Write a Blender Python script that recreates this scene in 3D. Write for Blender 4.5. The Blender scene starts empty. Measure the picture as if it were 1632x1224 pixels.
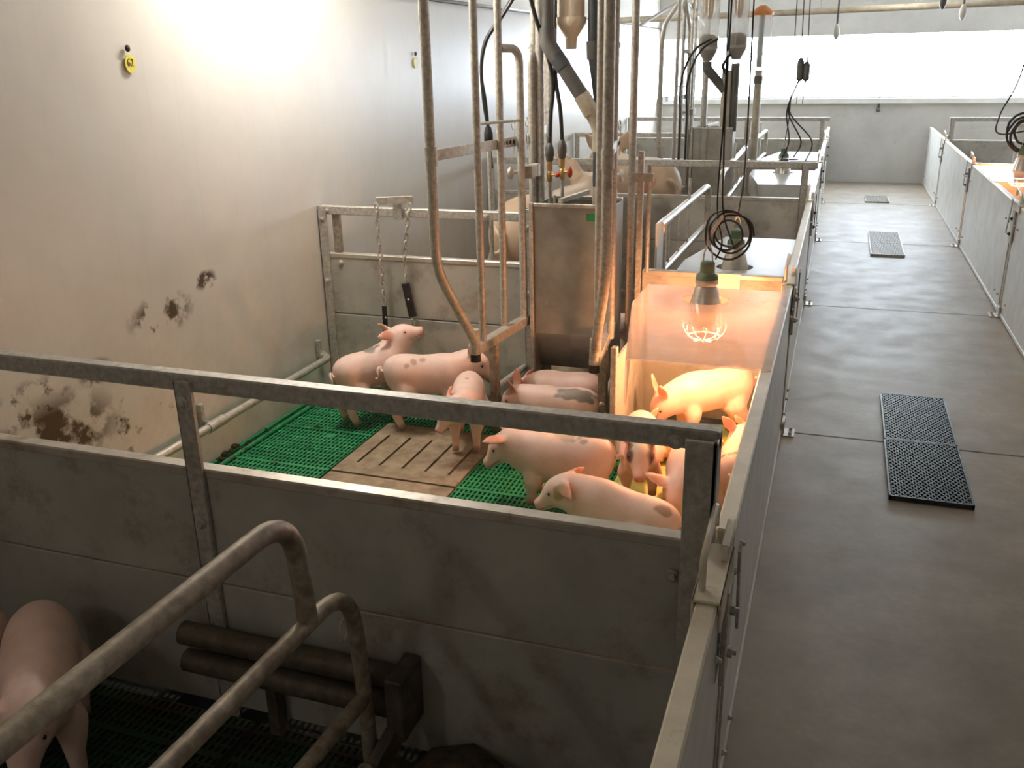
import bpy, bmesh, math, random
import numpy as np
from mathutils import Vector, Matrix

random.seed(7)
SC = bpy.context.scene
COL = SC.collection

# ---------------------------------------------------------------- camera
cam = bpy.data.cameras.new('camera')
cam.sensor_width = 36.0
cam.lens = 1447.0 / 1632.0 * 36.0
cam.clip_start = 0.02
cam_o = bpy.data.objects.new('camera', cam)
COL.objects.link(cam_o)
_r, _u, _b = Vector((0.945, 0.328, -0.019)), Vector((-0.093, 0.322, 0.942)), Vector((0.315, -0.888, 0.335))
_b.normalize(); _r = (_r - _b * _r.dot(_b)).normalized(); _u = _b.cross(_r)
cam_o.matrix_world = Matrix(((_r.x, _u.x, _b.x, 0), (_r.y, _u.y, _b.y, 0), (_r.z, _u.z, _b.z, 1.7), (0, 0, 0, 1)))
SC.camera = cam_o

# ---------------------------------------------------------------- world / exposure
w = bpy.data.worlds.new('world'); SC.world = w
w.use_nodes = True
w.node_tree.nodes['Background'].inputs[0].default_value = (0.75, 0.85, 1.0, 1)
w.node_tree.nodes['Background'].inputs[1].default_value = 1.0
SC.view_settings.view_transform = 'Standard'
SC.view_settings.look = 'None'
SC.view_settings.gamma = 1.0
SC.view_settings.use_curve_mapping = False
SC.view_settings.exposure = 0.0

WINDOW_STRENGTH = 21.0
LAMP_W = 84.0       # wall-side ceiling lamp over the piglet pen
LAMP_NEAR_W = 11.0   # same lamp one bay behind the camera
LAMP_FAR_W = 30.0
LAMP_AISLE_W = 21.0 # ceiling lamps over the aisle, above the frame
HEAT_W = 36.0

# ---------------------------------------------------------------- materials
MATS = {}
def nt(name):
    m = bpy.data.materials.new(name); m.use_nodes = True
    t = m.node_tree
    for n in list(t.nodes):
        t.nodes.remove(n)
    MATS[name] = m
    return m, t, t.nodes, t.links
def N(ns, typ, **kw):
    n = ns.new(typ)
    for k, v in kw.items():
        setattr(n, k, v)
    return n
def geo_pos(ns):
    return N(ns, 'ShaderNodeNewGeometry').outputs['Position']
def noise(ns, ls, vec, scale, detail=4, rough=0.6, stretch=None):
    if stretch:
        mp = N(ns, 'ShaderNodeMapping'); mp.inputs['Scale'].default_value = stretch
        ls.new(vec, mp.inputs['Vector']); vec = mp.outputs['Vector']
    n = N(ns, 'ShaderNodeTexNoise'); n.inputs['Scale'].default_value = scale
    n.inputs['Detail'].default_value = detail; n.inputs['Roughness'].default_value = rough
    ls.new(vec, n.inputs['Vector'])
    return n.outputs['Fac']
def ramp(ns, ls, fac, stops):
    r = N(ns, 'ShaderNodeValToRGB')
    el = r.color_ramp.elements
    el[0].position, el[0].color = stops[0][0], (*stops[0][1], 1) if len(stops[0][1]) == 3 else stops[0][1]
    el[1].position, el[1].color = stops[-1][0], (*stops[-1][1], 1)
    for p, c in stops[1:-1]:
        e = el.new(p); e.color = (*c, 1)
    ls.new(fac, r.inputs['Fac'])
    return r.outputs['Color']
def mix(ns, ls, fac, a, b):
    m = N(ns, 'ShaderNodeMix', data_type='RGBA')
    if isinstance(fac, (int, float)): m.inputs[0].default_value = fac
    else: ls.new(fac, m.inputs[0])
    for k, v in ((6, a), (7, b)):
        if isinstance(v, tuple): m.inputs[k].default_value = (*v, 1)
        else: ls.new(v, m.inputs[k])
    return m.outputs[2]
def math_(ns, ls, op, a, b=None, clamp=False):
    m = N(ns, 'ShaderNodeMath', operation=op, use_clamp=clamp)
    for k, v in ((0, a), (1, b)):
        if v is None: continue
        if isinstance(v, (int, float)): m.inputs[k].default_value = v
        else: ls.new(v, m.inputs[k])
    return m.outputs[0]
def finish(t, ns, ls, col, rough=0.5, metal=0.0, bump=None, bump_s=0.2, bump_d=0.004, spec=0.5, **kw):
    p = N(ns, 'ShaderNodeBsdfPrincipled'); o = N(ns, 'ShaderNodeOutputMaterial')
    if isinstance(col, tuple): p.inputs['Base Color'].default_value = (*col, 1)
    else: ls.new(col, p.inputs['Base Color'])
    if isinstance(rough, (int, float)): p.inputs['Roughness'].default_value = rough
    else: ls.new(rough, p.inputs['Roughness'])
    p.inputs['Metallic'].default_value = metal
    p.inputs['Specular IOR Level'].default_value = spec
    for k, v in kw.items():
        p.inputs[k].default_value = v
    if bump is not None:
        b = N(ns, 'ShaderNodeBump'); b.inputs['Strength'].default_value = bump_s; b.inputs['Distance'].default_value = bump_d
        ls.new(bump, b.inputs['Height']); ls.new(b.outputs[0], p.inputs['Normal'])
    ls.new(p.outputs[0], o.inputs[0])
    return p
def two_tone(name, a, b, scale, rough=0.5, metal=0.0, lo=0.35, hi=0.65, bump_s=0.15, dirt=None, dirt_scale=3.0, dirt_lo=0.52, dirt_hi=0.72, stretch=None, spec=0.5):
    m, t, ns, ls = nt(name)
    v = geo_pos(ns)
    f = noise(ns, ls, v, scale, stretch=stretch)
    c = ramp(ns, ls, f, [(lo, a), (hi, b)])
    if dirt:
        d = noise(ns, ls, v, dirt_scale, 8, 0.72)
        c = mix(ns, ls, ramp(ns, ls, d, [(dirt_lo, (0, 0, 0)), (dirt_hi, (1, 1, 1))]), c, dirt)
    finish(t, ns, ls, c, rough, metal, f, bump_s, spec=spec)
    return m

two_tone('galvanized', (.36, .34, .30), (.56, .53, .475), 60, .46, .3, dirt=(.26, .215, .155), dirt_scale=9, dirt_lo=.55)
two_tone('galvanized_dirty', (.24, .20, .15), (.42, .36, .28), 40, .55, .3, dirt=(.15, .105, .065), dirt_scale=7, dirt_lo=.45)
two_tone('steel_dark', (.075, .058, .038), (.14, .11, .075), 30, .6, .15, dirt=(.05, .036, .022), dirt_scale=6, dirt_lo=.45)  # dark brown steel of the bumper rail
two_tone('galvanized_bright', (.50, .47, .42), (.68, .64, .58), 45, .38, .55, dirt=(.30, .24, .17), dirt_scale=10)
two_tone('stainless', (.30, .285, .255), (.40, .38, .34), 7, .42, .55, dirt=(.20, .16, .115), dirt_scale=4, dirt_lo=.58, dirt_hi=.8)
two_tone('board', (.36, .345, .30), (.45, .43, .38), 5, .5, 0, dirt=(.19, .135, .08), dirt_scale=5.5, dirt_lo=.52, dirt_hi=.76)
two_tone('board_cap', (.42, .38, .32), (.56, .52, .45), 12, .38, .35, dirt=(.25, .18, .11), dirt_scale=8)
two_tone('gate_board', (.58, .57, .54), (.70, .69, .66), 6, .34, 0, dirt=(.36, .31, .24), dirt_scale=5, dirt_lo=.6, dirt_hi=.85)
two_tone('gate_cap', (.60, .53, .41), (.70, .63, .50), 14, .42, 0, dirt=(.38, .31, .22), dirt_scale=7, dirt_lo=.6)
two_tone('concrete_plate', (.21, .15, .09), (.34, .26, .17), 14, .7, 0, dirt=(.13, .09, .055), dirt_scale=8)
two_tone('nest_floor', (.44, .50, .14), (.58, .62, .22), 20, .5, 0)
two_tone('manure', (.035, .024, .014), (.11, .075, .04), 30, .75, 0, bump_s=.8)
two_tone('rubber', (.012, .012, .012), (.03, .028, .026), 30, .5)
two_tone('grey_pipe', (.085, .082, .075), (.13, .125, .115), 14, .42, 0, dirt=(.2, .17, .13), dirt_scale=8, dirt_lo=.6)
two_tone('dark_pipe', (.05, .056, .062), (.075, .08, .088), 12, .38)
two_tone('beige_pipe', (.42, .37, .28), (.55, .50, .40), 10, .42, 0, dirt=(.27, .21, .13), dirt_scale=9)
two_tone('ivory_plastic', (.78, .66, .50), (.86, .77, .63), 9, .4, 0)
two_tone('pit', (.012, .011, .009), (.03, .026, .02), 5, .8)
two_tone('grate_metal', (.035, .05, .048), (.07, .085, .08), 40, .32, .5)
two_tone('brass', (.45, .30, .12), (.60, .42, .18), 25, .4, .7)
two_tone('red_plastic', (.45, .05, .02), (.6, .09, .03), 20, .4)
two_tone('orange_plastic', (.62, .22, .06), (.75, .32, .09), 20, .5)
two_tone('green_cap', (.08, .13, .08), (.13, .20, .12), 25, .5, 0, dirt=(.25, .22, .15), dirt_scale=14)
two_tone('aluminium', (.66, .63, .56), (.76, .73, .66), 10, .25, .7, stretch=(1, 1, 12))
two_tone('meal', (.17, .12, .075), (.26, .19, .12), 120, .9)
two_tone('tag_yellow', (.72, .62, .06), (.80, .72, .10), 20, .4)
two_tone('ink', (.10, .02, .015), (.14, .03, .02), 20, .6)
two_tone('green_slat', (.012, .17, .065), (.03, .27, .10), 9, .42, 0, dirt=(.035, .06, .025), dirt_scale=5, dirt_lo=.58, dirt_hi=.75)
two_tone('green_slat_foul_shade', (.008, .05, .022), (.014, .075, .03), 9, .5, 0, dirt=(.018, .016, .01), dirt_scale=4, dirt_lo=.42, dirt_hi=.6)  # manure-coated green, darkened further to paint in the near pen's shade
two_tone('green_print', (.03, .24, .06), (.05, .34, .09), 90, .5)
two_tone('hoof', (.13, .09, .06), (.20, .14, .09), 40, .6)
two_tone('eye_black', (.006, .004, .003), (.012, .008, .006), 20, .12)
two_tone('white_board', (.66, .65, .62), (.76, .75, .72), 6, .4)
two_tone('lid_grey', (.50, .50, .49), (.60, .60, .59), 5, .3, 0, dirt=(.38, .36, .33), dirt_scale=5, dirt_lo=.62)
two_tone('ceiling_board', (.74, .73, .70), (.80, .79, .76), 4, .5)

def wall_material():
    m, t, ns, ls = nt('wall_pvc')
    v = geo_pos(ns)
    base = ramp(ns, ls, noise(ns, ls, v, 2.2, 5), [(.3, (.62, .585, .53)), (.7, (.69, .66, .605))])
    streak = noise(ns, ls, v, 3.0, 5, .6, (1, 14, .5))
    base = mix(ns, ls, ramp(ns, ls, streak, [(.55, (0, 0, 0)), (.8, (.14, .14, .14))]), base, (.47, .42, .345))
    sx = N(ns, 'ShaderNodeSeparateXYZ'); ls.new(v, sx.inputs[0])
    y, z = sx.outputs[1], sx.outputs[2]
    # splashes of manure with a shape of their own
    spl = None
    for (cy, cz, ry, rz, sc, lo) in ((2.30, .43, .36, .20, 7.5, .46), (2.95, .74, .22, .10, 11.0, .53), (2.75, .34, .40, .20, 10.0, .57),
                                     (2.55, .62, .10, .06, 14.0, .44), (3.25, .82, .09, .05, 16.0, .48), (2.25, .6, .2, .1, 12., .5)):
        a = math_(ns, ls, 'MULTIPLY', math_(ns, ls, 'SUBTRACT', y, cy), 1 / ry)
        b = math_(ns, ls, 'MULTIPLY', math_(ns, ls, 'SUBTRACT', z, cz), 1 / rz)
        d = math_(ns, ls, 'SQRT', math_(ns, ls, 'ADD', math_(ns, ls, 'MULTIPLY', a, a), math_(ns, ls, 'MULTIPLY', b, b)))
        g = math_(ns, ls, 'SUBTRACT', 1.0, d, True)
        n = noise(ns, ls, v, sc, 6, .62)
        k = math_(ns, ls, 'MULTIPLY', math_(ns, ls, 'SUBTRACT', n, lo), 11.0, True)
        k = math_(ns, ls, 'MULTIPLY', k, math_(ns, ls, 'MULTIPLY', g, 2.2, True), True)
        spl = k if spl is None else math_(ns, ls, 'MAXIMUM', spl, k)
    low = math_(ns, ls, 'MULTIPLY', math_(ns, ls, 'SUBTRACT', 1.05, z), .55, True)
    grime = math_(ns, ls, 'MULTIPLY', low, ramp(ns, ls, noise(ns, ls, v, 4.0, 7, .7), [(.4, (0, 0, 0)), (.75, (1, 1, 1))]))
    c = mix(ns, ls, grime, base, (.34, .27, .16))
    c = mix(ns, ls, spl, c, (.085, .055, .03))
    rough = ramp(ns, ls, noise(ns, ls, v, 5.0, 3, .5, (1, 10, .4)), [(.3, (.30,) * 3), (.7, (.38,) * 3)])
    finish(t, ns, ls, c, rough, 0, streak, .02, .003, spec=.4)
wall_material()

def floor_material():
    m, t, ns, ls = nt('aisle_concrete')
    v = geo_pos(ns)
    a = noise(ns, ls, v, 3.0, 8, .65)
    c = ramp(ns, ls, a, [(.3, (.19, .15, .108)), (.5, (.27, .222, .168)), (.72, (.35, .30, .235))])
    c = mix(ns, ls, ramp(ns, ls, noise(ns, ls, v, 38, 4), [(.35, (0, 0, 0)), (.75, (.35, .35, .35))]), c, (.18, .15, .115))
    sx = N(ns, 'ShaderNodeSeparateXYZ'); ls.new(v, sx.inputs[0])
    e = math_(ns, ls, 'ABSOLUTE', math_(ns, ls, 'SUBTRACT', sx.outputs[0], .5))
    e = math_(ns, ls, 'MULTIPLY', math_(ns, ls, 'SUBTRACT', e, .40), 4.0, True)
    e = math_(ns, ls, 'MULTIPLY', e, ramp(ns, ls, noise(ns, ls, v, 5, 6), [(.35, (0, 0, 0)), (.6, (1, 1, 1))]))
    c = mix(ns, ls, e, c, (.30, .225, .145))
    r = ramp(ns, ls, noise(ns, ls, v, 4.5, 6, .7), [(.3, (.40,) * 3), (.7, (.55,) * 3)])
    finish(t, ns, ls, c, r, 0, noise(ns, ls, v, 60, 5), .12, .002)
floor_material()

def far_wall_material():
    m, t, ns, ls = nt('far_wall_concrete')
    v = geo_pos(ns)
    c = ramp(ns, ls, noise(ns, ls, v, 2.5, 7, .65), [(.3, (.42, .40, .37)), (.7, (.52, .50, .47))])
    c = mix(ns, ls, ramp(ns, ls, noise(ns, ls, v, 6, 6, .7), [(.6, (0, 0, 0)), (.75, (.6, .6, .6))]), c, (.34, .31, .27))
    finish(t, ns, ls, c, .6, 0)
far_wall_material()

def skin_material(name, sub):
    m, t, ns, ls = nt(name)
    at = N(ns, 'ShaderNodeAttribute', attribute_name='skin')
    tc = N(ns, 'ShaderNodeTexCoord')
    n1 = noise(ns, ls, tc.outputs['Object'], 14, 5, .6)
    n2 = noise(ns, ls, tc.outputs['Object'], 130, 3, .6)
    c = mix(ns, ls, ramp(ns, ls, n1, [(.35, (0, 0, 0)), (.75, (.34, .34, .34))]), at.outputs['Color'], (.48, .25, .17))
    p = finish(t, ns, ls, c, .5, 0, n2, .22, .002)
    p.inputs['Subsurface Weight'].default_value = sub
    p.inputs['Subsurface Radius'].default_value = (.02, .008, .005)
    p.inputs['Subsurface Scale'].default_value = .35
skin_material('pig_skin', .12)

def emitter(name, col, s):
    m, t, ns, ls = nt(name)
    e = N(ns, 'ShaderNodeEmission'); o = N(ns, 'ShaderNodeOutputMaterial')
    e.inputs[0].default_value = (*col, 1); e.inputs[1].default_value = s
    ls.new(e.outputs[0], o.inputs[0])
emitter('daylight_pane', (.78, .89, 1.0), WINDOW_STRENGTH)
emitter('tube_glow', (1.0, .95, .86), 9.0)
emitter('bulb_glow', (1.0, .72, .40), 26.0)

def clear_plastic(name, tint, transp, body, trans_share):
    """clear sheet: part see-through, part milky, with a glossy skin"""
    m, t, ns, ls = nt(name)
    tr = N(ns, 'ShaderNodeBsdfTransparent'); tr.inputs[0].default_value = (*tint, 1)
    tl = N(ns, 'ShaderNodeBsdfTranslucent'); tl.inputs[0].default_value = (*body, 1)
    df = N(ns, 'ShaderNodeBsdfDiffuse'); df.inputs[0].default_value = (*body, 1)
    gl = N(ns, 'ShaderNodeBsdfGlossy'); gl.inputs[1].default_value = .12
    m1 = N(ns, 'ShaderNodeMixShader'); m1.inputs[0].default_value = trans_share
    ls.new(df.outputs[0], m1.inputs[1]); ls.new(tl.outputs[0], m1.inputs[2])
    n = noise(ns, ls, geo_pos(ns), 5, 5)
    f = math_(ns, ls, 'ADD', math_(ns, ls, 'MULTIPLY', math_(ns, ls, 'SUBTRACT', n, .5), .35), transp, True)
    m2 = N(ns, 'ShaderNodeMixShader'); ls.new(f, m2.inputs[0])
    ls.new(m1.outputs[0], m2.inputs[1]); ls.new(tr.outputs[0], m2.inputs[2])
    fr = N(ns, 'ShaderNodeFresnel'); fr.inputs[0].default_value = 1.45
    bf = N(ns, 'ShaderNodeNewGeometry').outputs['Backfacing']      # only the outer skin mirrors
    fk = math_(ns, ls, 'MULTIPLY', fr.outputs[0], math_(ns, ls, 'SUBTRACT', 1.0, bf))
    m3 = N(ns, 'ShaderNodeMixShader'); ls.new(fk, m3.inputs[0])
    ls.new(m2.outputs[0], m3.inputs[1]); ls.new(gl.outputs[0], m3.inputs[2])
    o = N(ns, 'ShaderNodeOutputMaterial'); ls.new(m3.outputs[0], o.inputs[0])
clear_plastic('lid_plastic', (.98, .92, .88), .60, (.90, .82, .76), .78)
clear_plastic('tube_plastic', (.93, .93, .91), .56, (.72, .71, .68), .5)

# ---------------------------------------------------------------- mesh helpers
class MB:
    def __init__(s):
        s.v, s.f, s.mi, s.cur = [], [], [], 0
    def add(s, vs, fs):
        k = len(s.v); s.v += [tuple(p) for p in vs]
        s.f += [tuple(i + k for i in f) for f in fs]; s.mi += [s.cur] * len(fs)
        return s
    def box(s, x0, x1, y0, y1, z0, z1):
        return s.add([(x, y, z) for z in (z0, z1) for y in (y0, y1) for x in (x0, x1)],
                     [(0, 2, 3, 1), (4, 5, 7, 6), (0, 1, 5, 4), (2, 6, 7, 3), (0, 4, 6, 2), (1, 3, 7, 5)])
    def beam(s, a, b, wx, wz, up=(0, 0, 1)):
        a, b = Vector(a), Vector(b); t = (b - a).normalized(); u = Vector(up)
        if abs(t.dot(u)) > .95: u = Vector((0, 1, 0))
        sd = t.cross(u).normalized(); u = sd.cross(t).normalized()
        vs = [p + sd * sx * wx / 2 + u * sz * wz / 2 for p in (a, b) for sz in (-1, 1) for sx in (-1, 1)]
        return s.add(vs, [(0, 1, 3, 2), (4, 6, 7, 5), (0, 4, 5, 1), (2, 3, 7, 6), (0, 2, 6, 4), (1, 5, 7, 3)])
    def tube(s, pts, r, n=10, closed=False, caps=True):
        P = [Vector(p) for p in pts]; m = len(P)
        R = r if isinstance(r, (list, tuple)) else [r] * m
        T = []
        for i in range(m):
            a = P[(i - 1) % m] if (i > 0 or closed) else P[i]
            b = P[(i + 1) % m] if (i < m - 1 or closed) else P[i]
            d = b - a
            T.append(d.normalized() if d.length > 1e-9 else Vector((0, 0, 1)))
        u = Vector((0, 0, 1)) if abs(T[0].z) < .9 else Vector((1, 0, 0))
        u = (u - T[0] * u.dot(T[0])).normalized()
        vs = []
        for i in range(m):
            u = u - T[i] * u.dot(T[i])
            u = u.normalized() if u.length > 1e-6 else T[i].orthogonal().normalized()
            q = T[i].cross(u)
            for k in range(n):
                a = 2 * math.pi * k / n
                vs.append(P[i] + (u * math.cos(a) + q * math.sin(a)) * R[i])
        fs = []
        for i in range(m if closed else m - 1):
            j = (i + 1) % m
            for k in range(n):
                l = (k + 1) % n
                fs.append((i * n + k, i * n + l, j * n + l, j * n + k))
        if caps and not closed:
            fs.append(tuple(range(n - 1, -1, -1))); fs.append(tuple((m - 1) * n + k for k in range(n)))
        return s.add(vs, fs)
    def lathe(s, prof, c, n=20, axis='z', cap=True):
        vs, fs = [], []
        for (r, h) in prof:
            for k in range(n):
                a = 2 * math.pi * k / n
                x, y = r * math.cos(a), r * math.sin(a)
                p = {'z': (x, y, h), 'x': (h, x, y), 'y': (y, h, x)}[axis]
                vs.append((c[0] + p[0], c[1] + p[1], c[2] + p[2]))
        m = len(prof)
        for i in range(m - 1):
            for k in range(n):
                l = (k + 1) % n
                fs.append((i * n + k, i * n + l, (i + 1) * n + l, (i + 1) * n + k))
        if cap:
            fs.append(tuple(range(n - 1, -1, -1))); fs.append(tuple((m - 1) * n + k for k in range(n)))
        return s.add(vs, fs)
    def prism(s, pts, z0, z1):
        n = len(pts)
        vs = [(x, y, z0) for x, y in pts] + [(x, y, z1) for x, y in pts]
        fs = [tuple(range(n - 1, -1, -1)), tuple(range(n, 2 * n))]
        fs += [(k, (k + 1) % n, n + (k + 1) % n, n + k) for k in range(n)]
        return s.add(vs, fs)
    def sphere(s, c, r, nu=12, nv=8, sc=(1, 1, 1)):
        vs, fs = [], []
        for i in range(1, nv):
            t = math.pi * i / nv
            for k in range(nu):
                a = 2 * math.pi * k / nu
                vs.append((c[0] + r * sc[0] * math.sin(t) * math.cos(a), c[1] + r * sc[1] * math.sin(t) * math.sin(a), c[2] + r * sc[2] * math.cos(t)))
        vs += [(c[0], c[1], c[2] + r * sc[2]), (c[0], c[1], c[2] - r * sc[2])]
        a, b = len(vs) - 2, len(vs) - 1
        for i in range(nv - 2):
            for k in range(nu):
                l = (k + 1) % nu
                fs.append((i * nu + k, (i + 1) * nu + k, (i + 1) * nu + l, i * nu + l))
        for k in range(nu):
            l = (k + 1) % nu
            fs.append((a, k, l)); fs.append((b, (nv - 2) * nu + l, (nv - 2) * nu + k))
        return s.add(vs, fs)

def bend(pts, rad, n=6):
    """round the corners of a polyline"""
    P = [Vector(p) for p in pts]; out = [P[0]]
    for i in range(1, len(P) - 1):
        a, b, c = P[i - 1], P[i], P[i + 1]
        d1, d2 = (a - b), (c - b)
        r = min(rad, d1.length * .48, d2.length * .48)
        s, e = b + d1.normalized() * r, b + d2.normalized() * r
        for k in range(n + 1):
            t = k / n
            out.append(s * (1 - t) ** 2 + b * 2 * t * (1 - t) + e * t * t)
    out.append(P[-1])
    return out
def spline(pts, n=8):
    P = [Vector(p) for p in pts]; P = [P[0] * 2 - P[1]] + P + [P[-1] * 2 - P[-2]]
    out = []
    for i in range(1, len(P) - 2):
        for k in range(n):
            t = k / n; a, b, c, d = P[i - 1:i + 3]
            out.append(.5 * ((2 * b) + (c - a) * t + (2 * a - 5 * b + 4 * c - d) * t * t + (-a + 3 * b - 3 * c + d) * t ** 3))
    out.append(P[-2])
    return out

def obj(name, mb, mat, parent=None, smooth=False, bevel=0.0, kind=None):
    me = bpy.data.meshes.new(name)
    me.from_pydata(mb.v, [], mb.f)
    mats = mat if isinstance(mat, (list, tuple)) else [mat]
    for q in mats: me.materials.append(MATS[q])
    if len(mats) > 1: me.polygons.foreach_set('material_index', mb.mi)
    bm = bmesh.new(); bm.from_mesh(me)
    if bevel:
        es = [e for e in bm.edges if len(e.link_faces) == 2 and e.calc_face_angle(0) > .6]
        bmesh.ops.bevel(bm, geom=es, offset=bevel, segments=1, affect='EDGES', clamp_overlap=True)
    bmesh.ops.recalc_face_normals(bm, faces=bm.faces[:])
    bm.to_mesh(me); bm.free()
    if smooth:
        me.polygons.foreach_set('use_smooth', [True] * len(me.polygons))
        try: me.set_sharp_from_angle(angle=math.radians(42))
        except Exception: pass
    o = bpy.data.objects.new(name, me); COL.objects.link(o)
    if parent is not None: attach(o, parent)
    if kind: o['kind'] = kind
    return o
def world_loc(o):
    p = Vector(o.location)
    while o.parent is not None:
        o = o.parent; p = p  # parents of parts sit where their parts are modelled
    return p
def attach(o, parent):
    o.parent = parent
    root = parent
    while root.parent is not None: root = root.parent
    if parent is root: o.matrix_parent_inverse = Matrix.Translation(-Vector(root.location))
    # a part's own frame already is the world frame, so a sub-part needs no offset
def thing(name, label, cat, loc=(0, 0, 0), group=None, kind=None):
    o = bpy.data.objects.new(name, None); COL.objects.link(o)
    o.location = loc; o.empty_display_size = .1
    tag(o, label, cat, group, kind)
    return o
def tag(o, label=None, cat=None, group=None, kind=None):
    if label: o['label'] = label
    if cat: o['category'] = cat
    if group: o['group'] = group
    if kind: o['kind'] = kind
    return o
def struct(name, mb, mat, label=None, **kw):
    o = obj(name, mb, mat, **kw); o['kind'] = 'structure'
    if label: o['label'] = label
    return o

# ================================================================ SETTING
WX = -2.57          # left wall face
YD = [-0.81, 1.72, 4.25, 6.78, 9.31, 11.84]   # pen dividers
FARY = 13.9
GX0, GX1 = -0.17, -0.13      # left gates
RX0, RX1 = 1.14, 1.18        # right gates
RWX = 3.62

# left wall: tall PVC boards with vertical joints
wl = bpy.data.objects.new('wall_left', None); COL.objects.link(wl); wl.location = (WX, 6, 0)
tag(wl, 'glossy off-white left wall of upright plastic boards with brown splashes', None, None, 'structure')
pw = .2615
mb = MB().box(WX - .06, WX - .004, -3.0, FARY + .1, -.3, 2.62)
attach(obj('wall_backing', mb, 'wall_pvc'), wl)
pm = None
y = -2.9
while y < FARY:
    if pm is None:
        q = MB().box(WX - .02, WX, 0, min(pw - .004, FARY - y), -.28, 2.6)
        o = obj('wall_board', q, 'wall_pvc', wl, bevel=.003); pm = o
        o.location = (0, y, 0)
    else:
        o = pm.copy(); COL.objects.link(o); o.parent = wl; o.location = (0, y, 0)
    y += pw
struct('wall_right', MB().box(RWX, RWX + .1, -3, FARY + .1, -.3, 2.62), 'white_board', 'pale right wall of the barn')
struct('wall_near', MB().box(WX - .1, RWX + .1, -3.1, -3.0, -.3, 2.62), 'far_wall_concrete', 'grey wall behind the camera')
struct('ceiling', MB().box(WX - .1, RWX + .1, -3.1, FARY + .2, 2.6, 2.7), 'ceiling_board', 'pale board ceiling of the barn')

# far wall with the long window strip
WZ0, WZ1 = 1.13, 1.95
fw = MB()
fw.box(WX - .1, RWX + .1, FARY, FARY + .12, -.3, WZ0)
fw.box(WX - .1, RWX + .1, FARY, FARY + .12, WZ1, 2.62)
struct('wall_far', fw, 'far_wall_concrete', 'grey far wall below and above the window strip')
win = bpy.data.objects.new('window_1', None); COL.objects.link(win); win.location = (.5, FARY, WZ0)
tag(win, 'long overexposed window strip across the far wall', None, None, 'structure')
obj('window_sill', MB().box(WX, RWX, FARY - .05, FARY + .02, WZ0 - .07, WZ0), 'white_board', win, bevel=.004)
npan = 6
pxw = (RWX - WX) / npan
for i in range(npan):
    obj('pane', MB().box(WX + i * pxw + .005, WX + (i + 1) * pxw - .005, FARY + .05, FARY + .06, WZ0, WZ1), 'daylight_pane', win)
obj('window_rail', MB().box(WX, RWX, FARY + .02, FARY + .05, WZ0, WZ0 + .03), 'white_board', win)

# aisle floor: cast slabs with open joints
fl = bpy.data.objects.new('floor', None); COL.objects.link(fl); fl.location = (.5, 6, 0)
tag(fl, 'brownish concrete aisle floor of long slabs', None, None, 'structure')
joints = [-3.0, -.83, 1.70, 4.225, 6.71, 9.25, 11.8, FARY]
for a, b in zip(joints[:-1], joints[1:]):
    obj('floor_slab', MB().box(GX0 - .02, RX1 + .02, a + .004, b - .004, -.12, 0), 'aisle_concrete', fl, bevel=.003)
struct('floor_underlay', MB().box(GX0, RX1, -3, FARY, -.2, -.13), 'pit', 'dark underlay below the aisle slabs')
struct('floor_pit', MB().box(WX - .05, GX0 - .02, -3, FARY, -.4, -.33), 'pit', 'dark manure pit below the slatted pen floor')
struct('floor_pen_right', MB().box(RX1 + .02, RWX, -3, FARY, -.1, 0), 'concrete_plate', 'brown floor of the pens right of the aisle')
struct('floor_pen_far', MB().box(WX, GX0 - .02, YD[2] + .0, FARY, -.3, -.005), 'concrete_plate', 'brown floor of the left pens further back')
struct('floor_pen_near', MB().box(WX, GX0 - .02, -3.0, 0.62, -.3, -.005), 'concrete_plate', 'brown floor of the nearest pen beside the camera')

# ================================================================ ceiling lamps (real lights of the place)
def ceiling_lamp(x, y, z, watt, label):
    t = thing('ceiling_lamp', label, 'lamp', (x, y, z))
    obj('housing', MB().box(x - .05, x + .05, y - .32, y + .32, z + .035, z + .075), 'white_board', t, bevel=.006)
    obj('tube', MB().tube([(x, y - .29, z), (x, y + .29, z)], .014, 12), 'tube_glow', t, smooth=True)
    for s in (-1, 1):
        obj('socket', MB().box(x - .02, x + .02, y + s * .3 - .012, y + s * .3 + .012, z - .018, z + .035), 'white_board', t)
        obj('hanger', MB().tube([(x, y + s * .25, z + .07), (x, y + s * .25, 2.6)], .004, 6), 'galvanized', t)
    for s in (-1, 1):
        ld = bpy.data.lights.new('tube_light', 'POINT'); ld.energy = watt / 2; ld.color = (1.0, .94, .85); ld.shadow_soft_size = .04
        lo = bpy.data.objects.new('tube_light', ld); COL.objects.link(lo); lo.parent = t
        lo.location = (0, s * .16, -.06)
ceiling_lamp(-2.22, 3.78, 2.50, LAMP_W, 'tube lamp glaring on the white wall above the piglet pen')
ceiling_lamp(-2.22, -1.30, 2.50, LAMP_NEAR_W, 'tube lamp near the wall behind the camera')
ceiling_lamp(-2.22, 8.84, 2.50, LAMP_FAR_W, 'tube lamp near the wall above the far sow pens')
ceiling_lamp(.50, 5.0, 2.48, LAMP_AISLE_W, 'tube lamp over the middle of the aisle')
ceiling_lamp(.50, 10.1, 2.48, LAMP_AISLE_W * .6, 'tube lamp over the far end of the aisle')

# ================================================================ pen dividers
def bolt(t, x, y, z, axis='y', r=.011, s=-1):
    m = MB()
    if axis == 'y': m.lathe([(r * 1.5, 0), (r * 1.5, s * .003), (r, s * .005), (r * .8, s * .011), (.001, s * .013)], (x, y, z), 10, 'y')
    else: m.lathe([(r * 1.5, 0), (r * 1.5, s * .003), (r, s * .005), (r * .8, s * .011), (.001, s * .013)], (x, y, z), 10, 'x')
    return obj('bolt', m, 'galvanized', t, smooth=True)

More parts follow.
